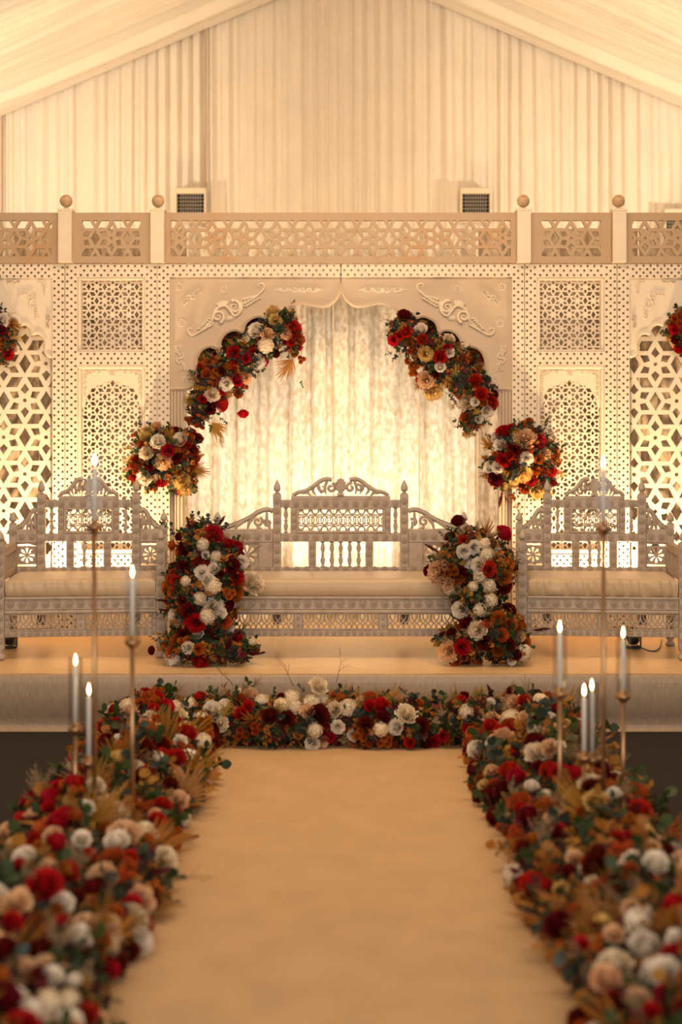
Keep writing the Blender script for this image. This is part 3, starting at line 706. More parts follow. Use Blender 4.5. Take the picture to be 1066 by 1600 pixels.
    for i in range(nsp): put('spindle', spindle_mesh(.161, .012), t, ((i-(nsp-1)/2)*.0562, B+.018, .486))
    # crest with shell and leaf scrolls
    cw = fx+.03; mb = MB(); mb.box(-cw, cw, B, B+.035, .906, .932, .004); k = cw/.30
    for s in (-1, 1):
        T = lambda u, v: (s*u*k*.30, .93+v*.12)
        top = catmull([T(.97, .02), T(.86, .20), T(.70, .30), T(.55, .52), T(.42, .78), T(.30, .90), T(.18, .86)], 4)
        mb.stroke(top, [.009+.0004*min(i, 12) for i in range(len(top))], B+.012, .014); mb.stroke(top, [.012]*len(top), B+.013, -.012)
        for (c, r0, a0, tr) in (((.20, .45), .030, 1.2, 1.1), ((.36, .42), .026, 2.6, -.9)):
            q = spiral(*T(*c), r0*k, .005, a0, s*tr, 16); mb.stroke(q, [.010-.0002*i for i in range(17)], B+.012, .014); mb.stroke(q, [.009]*17, B+.013, -.008)
        for (u0_, v0_, u1_, v1_) in ((.46, .66, .38, .1), (.56, .46, .50, .05), (.66, .32, .60, .02), (.80, .22, .66, .12), (.28, .8, .30, .1)):
            mb.stroke([T(u0_, v0_), T((u0_+u1_)/2+.03, (v0_+v1_)/2), T(u1_, v1_)], [.010, .008, .003], B+.012, .012)
    for i in range(7):
        a = PI/2+(i-3)*.34; mb.stroke([(0, .955), (math.cos(a)*.028, .955+math.sin(a)*.055), (math.cos(a)*.04, .955+math.sin(a)*.088)], [.008, .012, .009], B+.008, .018)
    mb.stroke([(-.020, .935), (0, .945), (.020, .935)], [.012]*3, B+.008, .02); mb.box(-.014, .014, B+.004, B+.03, .925, .965, .004)
    P_('crest', mb)
    # arms
    for s in (-1, 1):
        xx = s*(hw-.004); p = P_('arm_post', MB().box(xx-.025, xx+.025, -.02, .03, .065, .68, .004)); col_(p, xx, -.02, .08, .67, .060); put('finial', FIN2, p, (xx, .005, .68)); put('foot', FOOT, p, (xx, .005, 0))
        P_('arm_rail', MB().box(xx-.02, xx+.02, .03, B, .60, .645, .003)); P_('arm_rail', MB().box(xx-.018, xx+.018, .03, B, .46, .495, .002))
        sl = MB(); sl.box(-.008, .008, -.02, .02, 0, .105); sl = sl.mesh('arm_slat', [M['sofa']])
        for i in range(7): put('arm_slat', sl, t, (xx, .09+(B-.12)*i/6.6, .495))
        P_('side_rail', MB().box(xx-.018, xx+.018, .03, B, .134, .361, .002))
    fw = hw-.03
    p = P_('seat_rail', MB().box(-fw, fw, -.012, .03, .288, .361, .005)); row(p, -fw, fw, -.012, .325, .064, 1.12)
    mb = MB(); mb.box(-fw, fw, -.020, .03, .352, .366, .004); mb.box(-fw, fw, -.018, .03, .268, .288, .006); P_('moulding', mb)
    p = P_('bottom_rail', MB().box(-fw, fw, -.012, .03, .134, .172, .003)); row(p, -fw, fw, -.012, .153, .040, .72)
    npn = 3 if hw > .6 else 2; cw = 2*fw/npn; mb = MB(); fm = MB()
    for i in range(npn+1): 
        cx = -fw+cw*i; mb.box(max(cx-.024, -fw), min(cx+.024, fw), -.010, .028, .172, .268, .003)
    dv = P_('divider', mb)
    for i in range(npn+1): 
        cx = min(max(-fw+cw*i, -fw+.014), fw-.014); ring(dv, cx, -.010, .20, .6); ring(dv, cx, -.010, .24, .6)
    for i in range(npn):
        a, b = -fw+cw*i+.024, -fw+cw*(i+1)-.024; n = int((b-a)/.058); pt = (b-a)/n; mb = MB()
        for (c0, c1, d0, d1) in ((a, b, .262, .268), (a, b, .172, .178), (a, a+.006, .178, .262), (b-.006, b, .178, .262)): mb.box(c0, c1, -.014, .02, d0, d1, .002)
        for k2 in range(n):
            cx = a+pt*(k2+.5)
            for s in (-1, 1):
                for q, w2 in (([(cx, .178), (cx+s*pt*.12, .205), (cx+s*pt*.42, .222), (cx+s*pt*.5, .262)], .0042), ([(cx, .222), (cx+s*pt*.22, .243), (cx+s*pt*.2, .262)], .0036), ([(cx+s*pt*.5, .178), (cx+s*pt*.42, .196), (cx+s*pt*.16, .212), (cx, .224)], .0036)):
                    q = catmull(q, 3); mb.stroke(q, [w2]*len(q), .002, .006); mb.stroke(q, [w2]*len(q), .0022, -.004)
        P_('tree_fret', mb)
    # cushion
    mb = MB(); x1, y1, z0, z1 = fw-.006, B-.02, .368, .468; nx_, np_ = 70, 0
    prof = [(.004, z0), (-.004, z0+.012), (-.006, z0+.04), (-.005, z1-.03), (.002, z1-.010), (.016, z1-.002), (.06, z1), (.20, z1+.004), (.38, z1+.006), (y1-.02, z1+.002), (y1, z1-.02), (y1, z0)]
    vs = []
    for i in range(nx_+1):
        x = -x1+2*x1*i/nx_; e = min(1, (x1-abs(x))/.02); 
        for j, (yy, zz) in enumerate(prof):
            wv = wrinkle*(.007*math.sin(x*95+zz*25+3*mnoise.noise(Vector((x*9, 1, hw)))*2)*(1 if .370 < zz < .462 and yy < .02 else .12)) + .006*mnoise.noise(Vector((x*4, yy*5, zz*8)))
            vs.append((x, yy-wv, zz-(.012*(1-e) if j > 3 else 0)+.3*wv*(j > 4)))
    k = len(prof); mb.add(vs, [(i*k+j, i*k+j+1, (i+1)*k+j+1, (i+1)*k+j) for i in range(nx_) for j in range(k-1)], smooth=True)
    mb.add([vs[j] for j in range(k)], [tuple(range(k))]); mb.add([vs[nx_*k+j] for j in range(k)], [tuple(range(k))[::-1]])
    P_('seat_cushion', mb, mats=('cushion',), lab='gathered beige satin cushion' if wrinkle > .5 else 'smooth beige satin cushion')
    return t
sofa(.771, .398, (X(532.5, 8.02), 8.02, ZS), 0, 'wide carved whitewashed sofa with beige cushion under the centre arch', 5, .279, .15)
sofa(.466, .292, (X(126.5, 8.02), 8.02, ZS), math.radians(6), 'narrower carved whitewashed sofa at the left end of the stage, smooth cushion', 2, .155, .45)
sofa(.466, .292, (X(941.5, 8.02), 8.02, ZS), math.radians(-6), 'narrower carved whitewashed sofa at the right end of the stage, tightly gathered cushion', 2, .155, 1.3)

# black uplighters
def uplighter(x, y, label, tilt):
    t = thing('uplighter', (x, y, ZS), label, 'lamp')
    mb = MB(); mb.lathe([(.045, .0), (.05, .004), (.05, .012), (.02, .016)], x, y, ZS, 14); obj('lamp_base', mb, 'black', t)
    mb = MB()
    for s in (-1, 1): mb.box(x+s*.048-.004, x+s*.048+.004, y-.01, y+.01, ZS+.01, ZS+.075)
    obj('bracket', mb, 'black', t)
    h = MB().lathe([(.022, -.045), (.034, -.04), (.040, -.01), (.044, .04), (.040, .043), (.036, .03)], 0, 0, 0, 14).mesh('lamp_head', [M['black']])
    hd = put('lamp_head', h, t, (0, 0, .07), (tilt, 0, 0)); l = MB().lathe([(.036, .028), (.0001, .030)], n=14).mesh('lens', [M['lens']]); put('lens', l, hd, (0, 0, 0))
    return t
uplighter(X(988, 8.50), 8.48, 'small black uplighter on the stage under the right sofa beside its outer leg', -.9)
uplighter(X(14, 8.48), 8.48, 'small black uplighter on the stage under the left sofa beside its outer leg', -.9)
cab = MB(); pts = catmull([(X(1000, 8.4), 8.48, ZS+.02), (X(1012, 8.3), 8.35, ZS+.008), (X(1022, 8.3), 8.3, ZS+.006), (X(1040, 8.3), 8.45, ZS+.006), (X(1046, 8.6), 8.8, ZS+.006)], 4); cab.tube(pts, .004, 6)
setp(obj('power_cable', cab, 'black'), 'black cable trailing from the uplighter under the right sofa', 'cable')

# ------------------------------------------------------------------ candle stands
def candle(px, flame_y, cup_y, Y, label, lean=0):
    x = X(px, Y); z_f = Z(flame_y, Y); z_c = Z(cup_y, Y); t = thing('candle_stand', (x, Y, 0), label, 'candle stand', 'slim gold candle stands among the aisle flowers')
    mb = MB(); mb.lathe([(.042, .0), (.042, .006), (.022, .012), (.009, .022)], x, Y, .008, 20); obj('base', mb, 'brass', t)
    mb = MB(); mb.lathe([(.0082, .02), (.0082, z_c-.03)], x, Y, .008, 8); obj('stem', mb, 'brass', t)
    mb = MB(); mb.lathe([(.008, -.035), (.016, -.025), (.030, -.012), (.031, .0), (.028, .0), (.012, -.004), (.012, .018), (.010, .018), (.010, 0)], x, Y, z_c, 16); obj('cup', mb, 'brass', t)
    mb = MB(); mb.lathe([(.0095, 0), (.0092, z_f-z_c-.035), (.004, z_f-z_c-.026), (.0001, z_f-z_c-.025)], x, Y, z_c+.004, 12); c = obj('taper_candle', mb, 'wax', t)
    mb = MB(); mb.lathe([(.0008, 0), (.0008, .010)], x, Y, z_f-.024, 5); obj('wick', mb, 'black', c)
    mb = MB(); mb.lathe([(.0005, -.016), (.0048, -.007), (.0058, 0), (.004, .010), (.0018, .020), (.0002, .028)], x, Y, z_f, 10); obj('flame', mb, 'flame', c)
    mb = MB(); h = z_f-z_c+.02; mb.lathe([(.0265, 0), (.0265, h)], x, Y, z_c-.004, 24); mb.f = mb.f[:-2]; mb.m = mb.m[:-2]; mb.sm = mb.sm[:-2]; obj('glass_tube', mb, 'glass', t)
candle(148, 720, 820, 4.98, 'tallest gold candle stand of the four in the left aisle flowers')
candle(207, 895, 1000, 5.05, 'second tallest left candle stand, nearest the runner on that side')
candle(118, 1033, 1136, 5.22, 'short gold candle stand nearest the dark carpet on the left')
candle(139, 1079, 1188, 5.13, 'shortest gold candle stand of the left group, beside the tallest')
candle(943, 724, 822, 5.00, 'tallest gold candle stand of the right aisle flowers')
candle(875, 981, 1080, 5.12, 'right-group gold candle stand nearest the runner')
candle(974, 990, 1085, 5.28, 'right-group gold candle stand nearest the dark carpet')
candle(913, 1080, 1180, 5.05, 'shorter of the two low candle stands in the right group')
candle(925, 1072, 1183, 5.20, 'low right candle stand tucked between its lowest neighbour and the tallest')

# ------------------------------------------------------------------ flowers: prototype meshes (radius about 1, facing +z)
def shell_petal(mb, phi, alpha, rt, zt, z0, nu=4, nv=4, lip=.10, jit=.05, wav=0, mi=0):
    base = len(mb.v); rj = 1+random.uniform(-jit, jit); sk = random.uniform(.02, .10)
    for j in range(nv+1):
        v = j/nv
        for i in range(nu+1):
            u = 2*i/nu-1; wd = math.sqrt(max(0, 1-(max(0, v-.45)/.55)**2*abs(u)**1.5*.5))*(.55+.45*min(1, v*2))
            a = phi+u*alpha*wd; r = rt*rj*(.12+.88*v**.55)*(1+sk*u); z = z0+(zt-z0)*v**1.2
            if j == nv: r += lip*rt; z -= lip*.8*(1-.3*abs(u))
            z -= .10*abs(u)**2*v*zt; r += wav*math.sin(u*5+phi*3)*v; z += wav*math.cos(u*6+phi)*v
            mb.v.append((r*math.cos(a), r*math.sin(a), z))
    for j in range(nv):
        for i in range(nu):
            q = base+j*(nu+1)+i; mb.f.append((q, q+1, q+nu+2, q+nu+1)); mb.m.append(mi); mb.sm.append(True)
def rose_mb(mb=None, off=(0, 0, 0), R=1, layers=None, mi=0):
    mb = mb or MB(); n0 = len(mb.v)
    layers = layers or ((2, .14, .92, 2.2), (3, .29, .90, 1.35), (4, .45, .84, 1.08), (4, .61, .72, 1.0), (5, .78, .52, .90), (5, .92, .24, .86))
    for k, (n, rt, zt, al) in enumerate(layers):
        o = random.uniform(0, 6)
        for i in range(n): shell_petal(mb, o+2*PI*i/n, al, rt, zt+random.uniform(-.05, .05), -.5, lip=(.05 if k < 3 else .10) if k else 0, nu=5, wav=.012*k)
    mb.lathe([(.13, .1), (.12, .6), (.001, .72)], n=6)
    for i in range(n0, len(mb.v)): v = mb.v[i]; mb.v[i] = (v[0]*R+off[0], v[1]*R+off[1], v[2]*R+off[2])
    return mb
def dahlia_mb():
    mb = MB()
    for k, (n, rt, zt) in enumerate(((5, .18, .80), (7, .36, .80), (9, .54, .70), (10, .72, .54), (11, .88, .32), (11, 1.0, .04))):
        o = random.uniform(0, 6)
        for i in range(n): shell_petal(mb, o+2*PI*i/n, 1.25*PI/n*1.25, rt, zt+random.uniform(-.1, .1), -.45, nu=4, nv=3, lip=.12, jit=.12, wav=.055)
    mb.lathe([(.2, .1), (.15, .6), (.001, .72)], n=6)
    return mb
def hydrangea_mb():
    mb = MB(); mb.lathe([(.01, -.3), (.6, -.25), (.78, .05), (.68, .38), (.4, .58), (.01, .66)], n=12)
    for i in range(46):
        z = 1-(i+.5)/46*1.2; rr = math.sqrt(max(0, 1-z*z)); a = i*2.39996
        c = Vector((rr*math.cos(a), rr*math.sin(a), z*.75))*random.uniform(.78, .9); nrm = (c+Vector([random.uniform(-.25, .25) for _ in range(3)])).normalized(); q = nrm.to_track_quat('Z', 'Y'); ro = random.uniform(0, 1.5)
        for k in range(4):
            b = ro+k*PI/2; d = Vector((math.cos(b), math.sin(b), 0)); e = Vector((-d.y, d.x, 0)); s = random.uniform(.22, .30)
            pts = [Vector((0, 0, -.03)), d*s*.45+e*s*.42+Vector((0, 0, .04)), d*s*.85+e*s*.38+Vector((0, 0, .07)), d*s*1.05+Vector((0, 0, .03+random.uniform(-.04, .07))), d*s*.85-e*s*.38+Vector((0, 0, .07)), d*s*.45-e*s*.42+Vector((0, 0, .04))]
            mb.add([tuple(c+q @ p) for p in pts], [(0, 1, 2, 3), (0, 3, 4, 5)], 0, True)
    return mb
def buds_mb():
    mb = MB(); n = 3
    for i in range(n):
        a = i*2.2+random.uniform(0, .6); r = .52; off = (r*math.cos(a), r*math.sin(a), random.uniform(-.1, .25))
        rose_mb(mb, off, .52, ((2, .20, .75, 1.9), (3, .45, .8, 1.2), (4, .75, .62, .95), (5, .95, .3, .7)))
        mb.tube([(off[0]*.9, off[1]*.9, off[2]-.1), (off[0]*.4, off[1]*.4, -.5), (0, 0, -1.0)], .05, 4, 1)
    return mb
def single_bud_mb(): 
    mb = rose_mb(None, (0, 0, 0), 1, ((2, .22, .85, 1.9), (3, .5, .85, 1.2), (5, .8, .6, .85), (5, 1.0, .25, .75)))
    for i in range(5): shell_petal(mb, i*1.26, .3, .7, -.1, -.4, nu=2, nv=2, mi=1)
    return mb
def daisy_mb():
    mb = MB()
    for i in range(9):
        a = i*2*PI/9; shell_petal(mb, a, .33, 1, .12+random.uniform(-.06, .1), 0, nu=2, nv=3, lip=.02)
    mb.lathe([(.22, .05), (.2, .16), (.1, .2), (.0001, .2)], n=8, mi=1); return mb
def leaf(mb, p, d, nrm, L, W, n=4, cup=.2, mi=0):
    d = d.normalized(); s = d.cross(nrm); s = s.normalized() if s.length > 1e-4 else Vector((1, 0, 0)); nrm = s.cross(d).normalized(); base = len(mb.v)
    for j in range(n+1):
        f = j/n; w_ = W*math.sin(PI*min(1, (f*.93+.05)))**.7; c = p+d*(L*f)-nrm*(cup*L*f*f*.6)
        for u in (-1, 0, 1): mb.v.append(tuple(c+s*(w_*u)+nrm*(abs(u)*w_*cup)))
    for j in range(n):
        for i in (0, 1): q = base+j*3+i; mb.f.append((q, q+1, q+4, q+3)); mb.m.append(mi); mb.sm.append(True)
def sprig_mb(nl=8, L=.62, W=.34, bend=.5, length=1.6):
    """curved stem from the origin along +z with leaves in pairs"""
    mb = MB(); pts = []; ph = random.uniform(0, 6)
    for i in range(8):
        t = i/7; pts.append(Vector((bend*t*t*math.cos(ph), bend*t*t*math.sin(ph), length*t)))
    mb.tube([tuple(p) for p in pts], [.035-.003*i for i in range(8)], 4, 1)
    for k in range(nl):
        t = .2+.8*k/(nl-1); i = min(6, int(t*7)); p = pts[i].lerp(pts[i+1], t*7-i) if i < 7 else pts[7]; a = k*2.4
        d = Vector((math.cos(a), math.sin(a), .55)); 
        if k == nl-1: d = Vector((0, 0, 1))
        leaf(mb, p, d, Vector((-math.cos(a)*.6+random.uniform(-1, 1), -math.sin(a)*.6+random.uniform(-1, 1), .8)), L*random.uniform(.75, 1.15)*(1.1-.35*t), W*random.uniform(.8, 1.15)*(1.1-.35*t), 4, random.uniform(.05, .35))
    return mb
def frond_mb(n=15, L=2.1, W=.075):
    mb = MB(); mb.tube([(0, 0, 0), (0, .03, .5), (.03, 0, 1.0)], [.04, .03, .02], 4, 1)
    for k in range(n):
        f = k/(n-1)-.5; a = f*1.7; az = random.uniform(-.4, .4)
        d = Vector((math.sin(a), az*.5, math.cos(a))); leaf(mb, Vector((0, 0, .15+.5*(1-abs(f)*2))), d, Vector((0, 1, .2)), L*random.uniform(.65, 1)*(1-.35*abs(f)), W, 5, random.uniform(-.2, .3))
    return mb
def plume_mb(L=2.2, n=170, r=.27):
    mb = MB(); mb.tube([(0, 0, 0), (0, 0, L*.5), (.2, 0, L)], [.04, .03, .01], 4)
    for k in range(n):
        t = random.uniform(.1, 1); a = random.uniform(0, 2*PI); rr = r*(math.sin(PI*min(1, t*.9+.08))**.6)
        p = Vector((.2*t*t, 0, L*t)); d = Vector((math.cos(a), math.sin(a), .9)); leaf(mb, p, d, Vector((0, 0, 1)), rr*1.5, .06, 2, .1)
    return mb
def wisp_mb(n=16, L=1.6):
    mb = MB()
    for k in range(n):
        a = random.uniform(0, 2*PI); sp = random.uniform(.1, .8); l = L*random.uniform(.5, 1); pts = []
        for i in range(5):
            t = i/4; pts.append((math.cos(a)*sp*t*l*.8, math.sin(a)*sp*t*l*.8, l*t*(1-.25*sp*t)))
        mb.tube(pts, [.026, .023, .02, .017, .012], 3)
        for i in range(9):
            t = random.uniform(.35, 1); j = min(3, int(t*4)); p = Vector(pts[j]).lerp(Vector(pts[j+1]), t*4-j); b = random.uniform(0, 6)
            leaf(mb, p, Vector((math.cos(b), math.sin(b), random.uniform(-.2, .8))), Vector((0, 0, 1)), .18, .06, 1, 0)
    return mb
def twig_mb():
    mb = MB()
    def br(p, d, l, r, dep):
        pts = [p]; 
        for i in range(4):
            d = (d+Vector((random.uniform(-.3, .3), random.uniform(-.3, .3), random.uniform(-.15, .2)))).normalized(); pts.append(pts[-1]+d*l/4)
            if dep and i > 0: br(pts[-1], (d+Vector((random.uniform(-1, 1), random.uniform(-.6, .6), .2))).normalized(), l*.5, r*.6, dep-1)
        mb.tube([tuple(q) for q in pts], [r, r*.85, r*.7, r*.55, r*.35], 4)
    br(Vector((0, 0, 0)), Vector((0, 0, 1)), 2.4, .045, 2); return mb
TYPES = {  # code: (part name, label, [(maker, materials)], extra)
 'R': ('rose', 'crimson rose', rose_mb, ['crimson_petal']), 'D': ('rose', 'burgundy rose', rose_mb, ['burgundy_petal']), 'W': ('rose', 'cream-white rose', rose_mb, ['cream_petal']),
 'C': ('hydrangea', 'cream hydrangea head', hydrangea_mb, ['champagne_petal']), 'P': ('dahlia', 'peach dahlia', dahlia_mb, ['peach_petal']), 'Y': ('dahlia', 'golden cream dahlia', dahlia_mb, ['yellow_petal']),
 'H': ('dahlia', 'champagne dahlia', dahlia_mb, ['champagne_petal']), 'O': ('ranunculus_cluster', 'rust ranunculus buds', buds_mb, ['rust_petal', 'green_leaf']), 'B': ('rose_bud', 'rust rose bud', single_bud_mb, ['rust_petal', 'green_leaf']),
 'd': ('daisy', 'white daisy', daisy_mb, ['cream_petal', 'yellow_petal']), 'g': ('eucalyptus_sprig', 'green eucalyptus sprig', sprig_mb, ['green_leaf', 'twig_brown']), 't': ('eucalyptus_sprig', 'blue-green eucalyptus sprig', sprig_mb, ['blue_green_leaf', 'twig_brown']),
 'a': ('amber_leaf_sprig', None, sprig_mb, ['amber_leaf', 'twig_brown']), 'f': ('palm_frond', 'amber dried palm frond', frond_mb, ['amber_leaf', 'amber_leaf']), 'b': ('amaranth_plume', 'burgundy plume', plume_mb, ['burgundy_plume']),
 'n': ('dried_grass', 'beige dried grass', wisp_mb, ['beige_dried']), 'y': ('dried_grass', 'golden dried grass', wisp_mb, ['gold_dried']), 'r': ('dried_grass', 'rust dried fern', wisp_mb, ['rust_wisp']), 'k': ('twig', None, twig_mb, ['twig_brown'])}
PROTO = {}
for k_, (nm, lb, fn, ms) in TYPES.items():
    PROTO[k_] = [fn().mesh(nm, [M[q] for q in ms]) for _ in range(3)]
SPRIG = set('gtafbnyrk')
def parse(s):
    out = []
    for w_ in s.split():
        c = w_[0]; p = w_[1:].split(','); out.append((c, float(p[0]), float(p[1]), float(p[2]) if len(p) > 2 else 9))
    return out
def hit(E, px, py):
    """first point where the sight line of photograph pixel (px,py) meets one of the arrangement's ellipsoids"""
    d = Vector(((px-CX)/F, 1, (HY-py)/F)); o = Vector((0, 0, CAMZ)); best = None
    for (c, r) in E:
        od = Vector(((o.x-c.x)/r.x, (o.y-c.y)/r.y, (o.z-c.z)/r.z)); dd = Vector((d.x/r.x, d.y/r.y, d.z/r.z))
        A, B_, Cc = dd.dot(dd), od.dot(dd), od.dot(od)-1; disc = B_*B_-A*Cc
        if disc > 0:
            t = (-B_-math.sqrt(disc))/A
            if best is None or t < best[0]: p = o+d*t; best = (t, p, Vector(((p.x-c.x)/r.x**2, (p.y-c.y)/r.y**2, (p.z-c.z)/r.z**2)).normalized())
    if best: return best[1], best[2]
    # beyond the outline: at the depth of the ellipsoid whose silhouette is nearest
    c, r = min(E, key=lambda e: (o+d*e[0].y-e[0]).length-e[1].x); p = o+d*c.y
    return p, (p-c+Vector((0, -.02, 0))).normalized()
def arrange(name, E, keys, label, cat='flowers', group=None, fill='', nfill=100, rf=(.026, .045), base_z=None, facing=(0, -1, .25), keep=None, zmin=None, spr=.07, foam=.78, back=0.35, dmin=.76, leafy=1, leafmix=(0, 0, 1, 2, 3, 3, 4, 2)):
    """one floral arrangement: a foam core, the flowers read off the photograph, and fillers scattered over the rest of the surface"""
    zb = min(c.z-r.z for c, r in E) if base_z is None else base_z
    cx = sum(c.x for c, r in E)/len(E); cy = sum(c.y for c, r in E)/len(E)
    t = thing(name, (cx, cy, zb), label, cat, group); O = Vector((cx, cy, zb)); fc = Vector(facing).normalized()
    mb = MB()
    for (c, r) in E:
        prof = [(math.cos(-PI/2+PI*i/8), math.sin(-PI/2+PI*i/8)) for i in range(9)]; n0 = len(mb.v); mb.lathe([(max(p, .001), q) for p, q in prof], n=12)
        for i in range(n0, len(mb.v)):
            v = mb.v[i]; zz = c.z+v[2]*r.z*foam
            if zmin is not None: zz = max(zz, zmin+.003)
            mb.v[i] = (c.x+v[0]*r.x*foam, c.y+v[1]*r.y*foam, zz)
    fo = obj('foam_base', mb, 'foam', t)
    fb = MB(); A_ = sum(r.x*r.y+r.x*r.z+r.y*r.z for c, r in E); NL = min(16000, int(A_*9000*leafy))
    for _ in range(NL):
        c, r = random.choice(E); u = Vector((random.gauss(0, 1), random.gauss(0, 1), random.gauss(0, 1))).normalized()
        p = Vector((c.x+u.x*r.x*.86, c.y+u.y*r.y*.86, c.z+u.z*r.z*.86)); n = Vector((u.x/r.x, u.y/r.y, u.z/r.z)).normalized()
        if n.dot(fc) < -.5 or (zmin is not None and p.z < zmin+.012): continue
        if any(((p.x-c2.x)/r2.x)**2+((p.y-c2.y)/r2.y)**2+((p.z-c2.z)/r2.z)**2 < .6 for c2, r2 in E): continue
        d = (n*.5+Vector([random.uniform(-1, 1) for _ in range(3)])).normalized(); l = random.uniform(.022, .045)
        if zmin is not None: d.z = max(d.z, -(p.z-zmin)/l*.8)
        leaf(fb, p, d, n, l, l*random.uniform(.2, .42), 2, .25, random.choice(leafmix))
    obj('foliage', fb, ['green_leaf', 'blue_green_leaf', 'amber_leaf', 'burgundy_plume', 'rust_petal'], t)['kind'] = 'stuff'
    placed = []
    def place(code, p, n, r, droop=0):
        nm, lb, fn, ms = TYPES[code]; me = random.choice(PROTO[code]); n = n.normalized()
        if code in SPRIG:
            d = (n*.8+Vector((random.uniform(-.5, .5), random.uniform(-.3, .3), random.uniform(-.35, .45)-droop))).normalized()
            q = d.to_track_quat('Z', 'Y'); q = q @ Euler((0, 0, random.uniform(0, 6.3))).to_quaternion(); pos = p-d*r*(.5 if code in 'bnyrk' else 1.05)
        else:
            d = (n*.75+fc*.55+Vector([random.uniform(-.35, .35) for _ in range(3)])).normalized()
            q = d.to_track_quat('Z', 'Y') @ Euler((0, 0, random.uniform(0, 6.3))).to_quaternion(); pos = p-d*r*.15
        if zmin is not None: pos.z = max(pos.z, zmin+(r*.75 if code not in SPRIG else r*.35))
        if zmin is not None and code in SPRIG and d.z < .05: d = Vector((d.x, d.y, .12)).normalized(); q = d.to_track_quat('Z', 'Y')
        put(nm, me, t, pos-O, q.to_euler(), r, lb)
    for (code, px, py, rp) in parse(keys):
        p, n = hit(E, px, py); r = rp*p.y/F
        if code in 'gta': r = max(r*1.0, .03)
        if code == 'f': r = max(r, .06)
        if code in 'bnyrk': r = max(r, .05)
        if code == 'O': r *= 1.15
        placed.append((p, r)); place(code, p, n, r*(1.06 if code not in SPRIG else .95), .35 if code in 'fb' and zmin is None else 0)
    tot = sum(r.x*r.y+r.x*r.z+r.y*r.z for c, r in E); tries = 0; cnt = 0
    while cnt < nfill and tries < nfill*30:
        tries += 1; q = random.uniform(0, tot)
        for (c, r) in E:
            q -= r.x*r.y+r.x*r.z+r.y*r.z
            if q <= 0: break
        u = Vector((random.gauss(0, 1), random.gauss(0, 1), random.gauss(0, 1))).normalized(); p = Vector((c.x+u.x*r.x, c.y+u.y*r.y, c.z+u.z*r.z)); n = Vector((u.x/r.x, u.y/r.y, u.z/r.z)).normalized()
        if n.dot(fc) < -back: continue
        if zmin is not None and p.z < zmin+.02: continue
        if keep and not keep(p): continue
        if any(((p.x-c2.x)/r2.x)**2+((p.y-c2.y)/r2.y)**2+((p.z-c2.z)/r2.z)**2 < .8 for c2, r2 in E if c2 is not c): continue
        code = random.choice(fill); rr = random.uniform(*rf)*(1.0 if code not in SPRIG else spr/.045)
        lim = dmin if code not in SPRIG else .55
        if any((p-pp).length < lim*(rr if code not in SPRIG else .03)+lim*pr*.85 for pp, pr in placed): continue
        placed.append((p, rr if code not in SPRIG else .02)); place(code, p, n, rr); cnt += 1
    return t
def El(px, py, Y, rx, rz, ry, yc=None): return (Vector((X(px, Y), Y, Z(py, Y))), Vector((rx*Y/F, ry, rz*Y/F)))
GRN = 'ggggttaa'
# flowers fixed to the arches
YA = YB+.0
arrange('arch_garland', [El(440, 510, YA, 26, 24, .07), El(412, 535, YA, 26, 28, .08), El(380, 565, YA, 26, 32, .08), El(350, 588, YA, 28, 32, .08), El(322, 610, YA, 26, 38, .08), El(458, 535, YA, 14, 18, .05), El(312, 640, YA, 18, 26, .07), El(330, 575, YA+.04, 18, 20, .06), El(398, 509, YB+.12, 17, 17, .05), El(360, 534, YB+.12, 19, 19, .05), El(320, 562, YB+.12, 19, 22, .05)],
 'R380,646,9 D406,504,13 W400,516,13 R460,514,13 Y425,485,11 B411,493,7 P419,521,10 C415,539,13 W404,566,12 R410,564,10 R365,551,11 R395,545,8 a383,535,10 a366,530,9 B324,568,8 O312,561,8 D330,553,9 O338,584,8 D346,580,7 R366,571,8 R385,560,8 R371,593,12 P383,590,9 O382,604,6 B373,615,7 W353,600,11 H332,615,11 R347,631,13 D327,637,11 O338,597,7 O294,656,7 B303,658,7 t302,638,9 g330,668,8 f339,672,16 f449,574,18 f318,606,14 O471,562,6 B461,553,6 R455,535,7 B469,530,8 R468,543,5 g451,559,7 g433,505,8 g440,487,8 g456,473,7 g350,655,9 y300,618,12 y305,605,10 b345,552,12 n325,655,12 g448,498,8 t396,585,8 g392,575,8 a440,540,8 Y430,500,9 P448,522,8 D447,533,6 g470,600,6 y345,690,10',
 'long garland of red, cream and rust flowers over the upper left of the centre arch', fill='RDWPOOYCB'+GRN+'fyn', nfill=95, rf=(.026, .042))
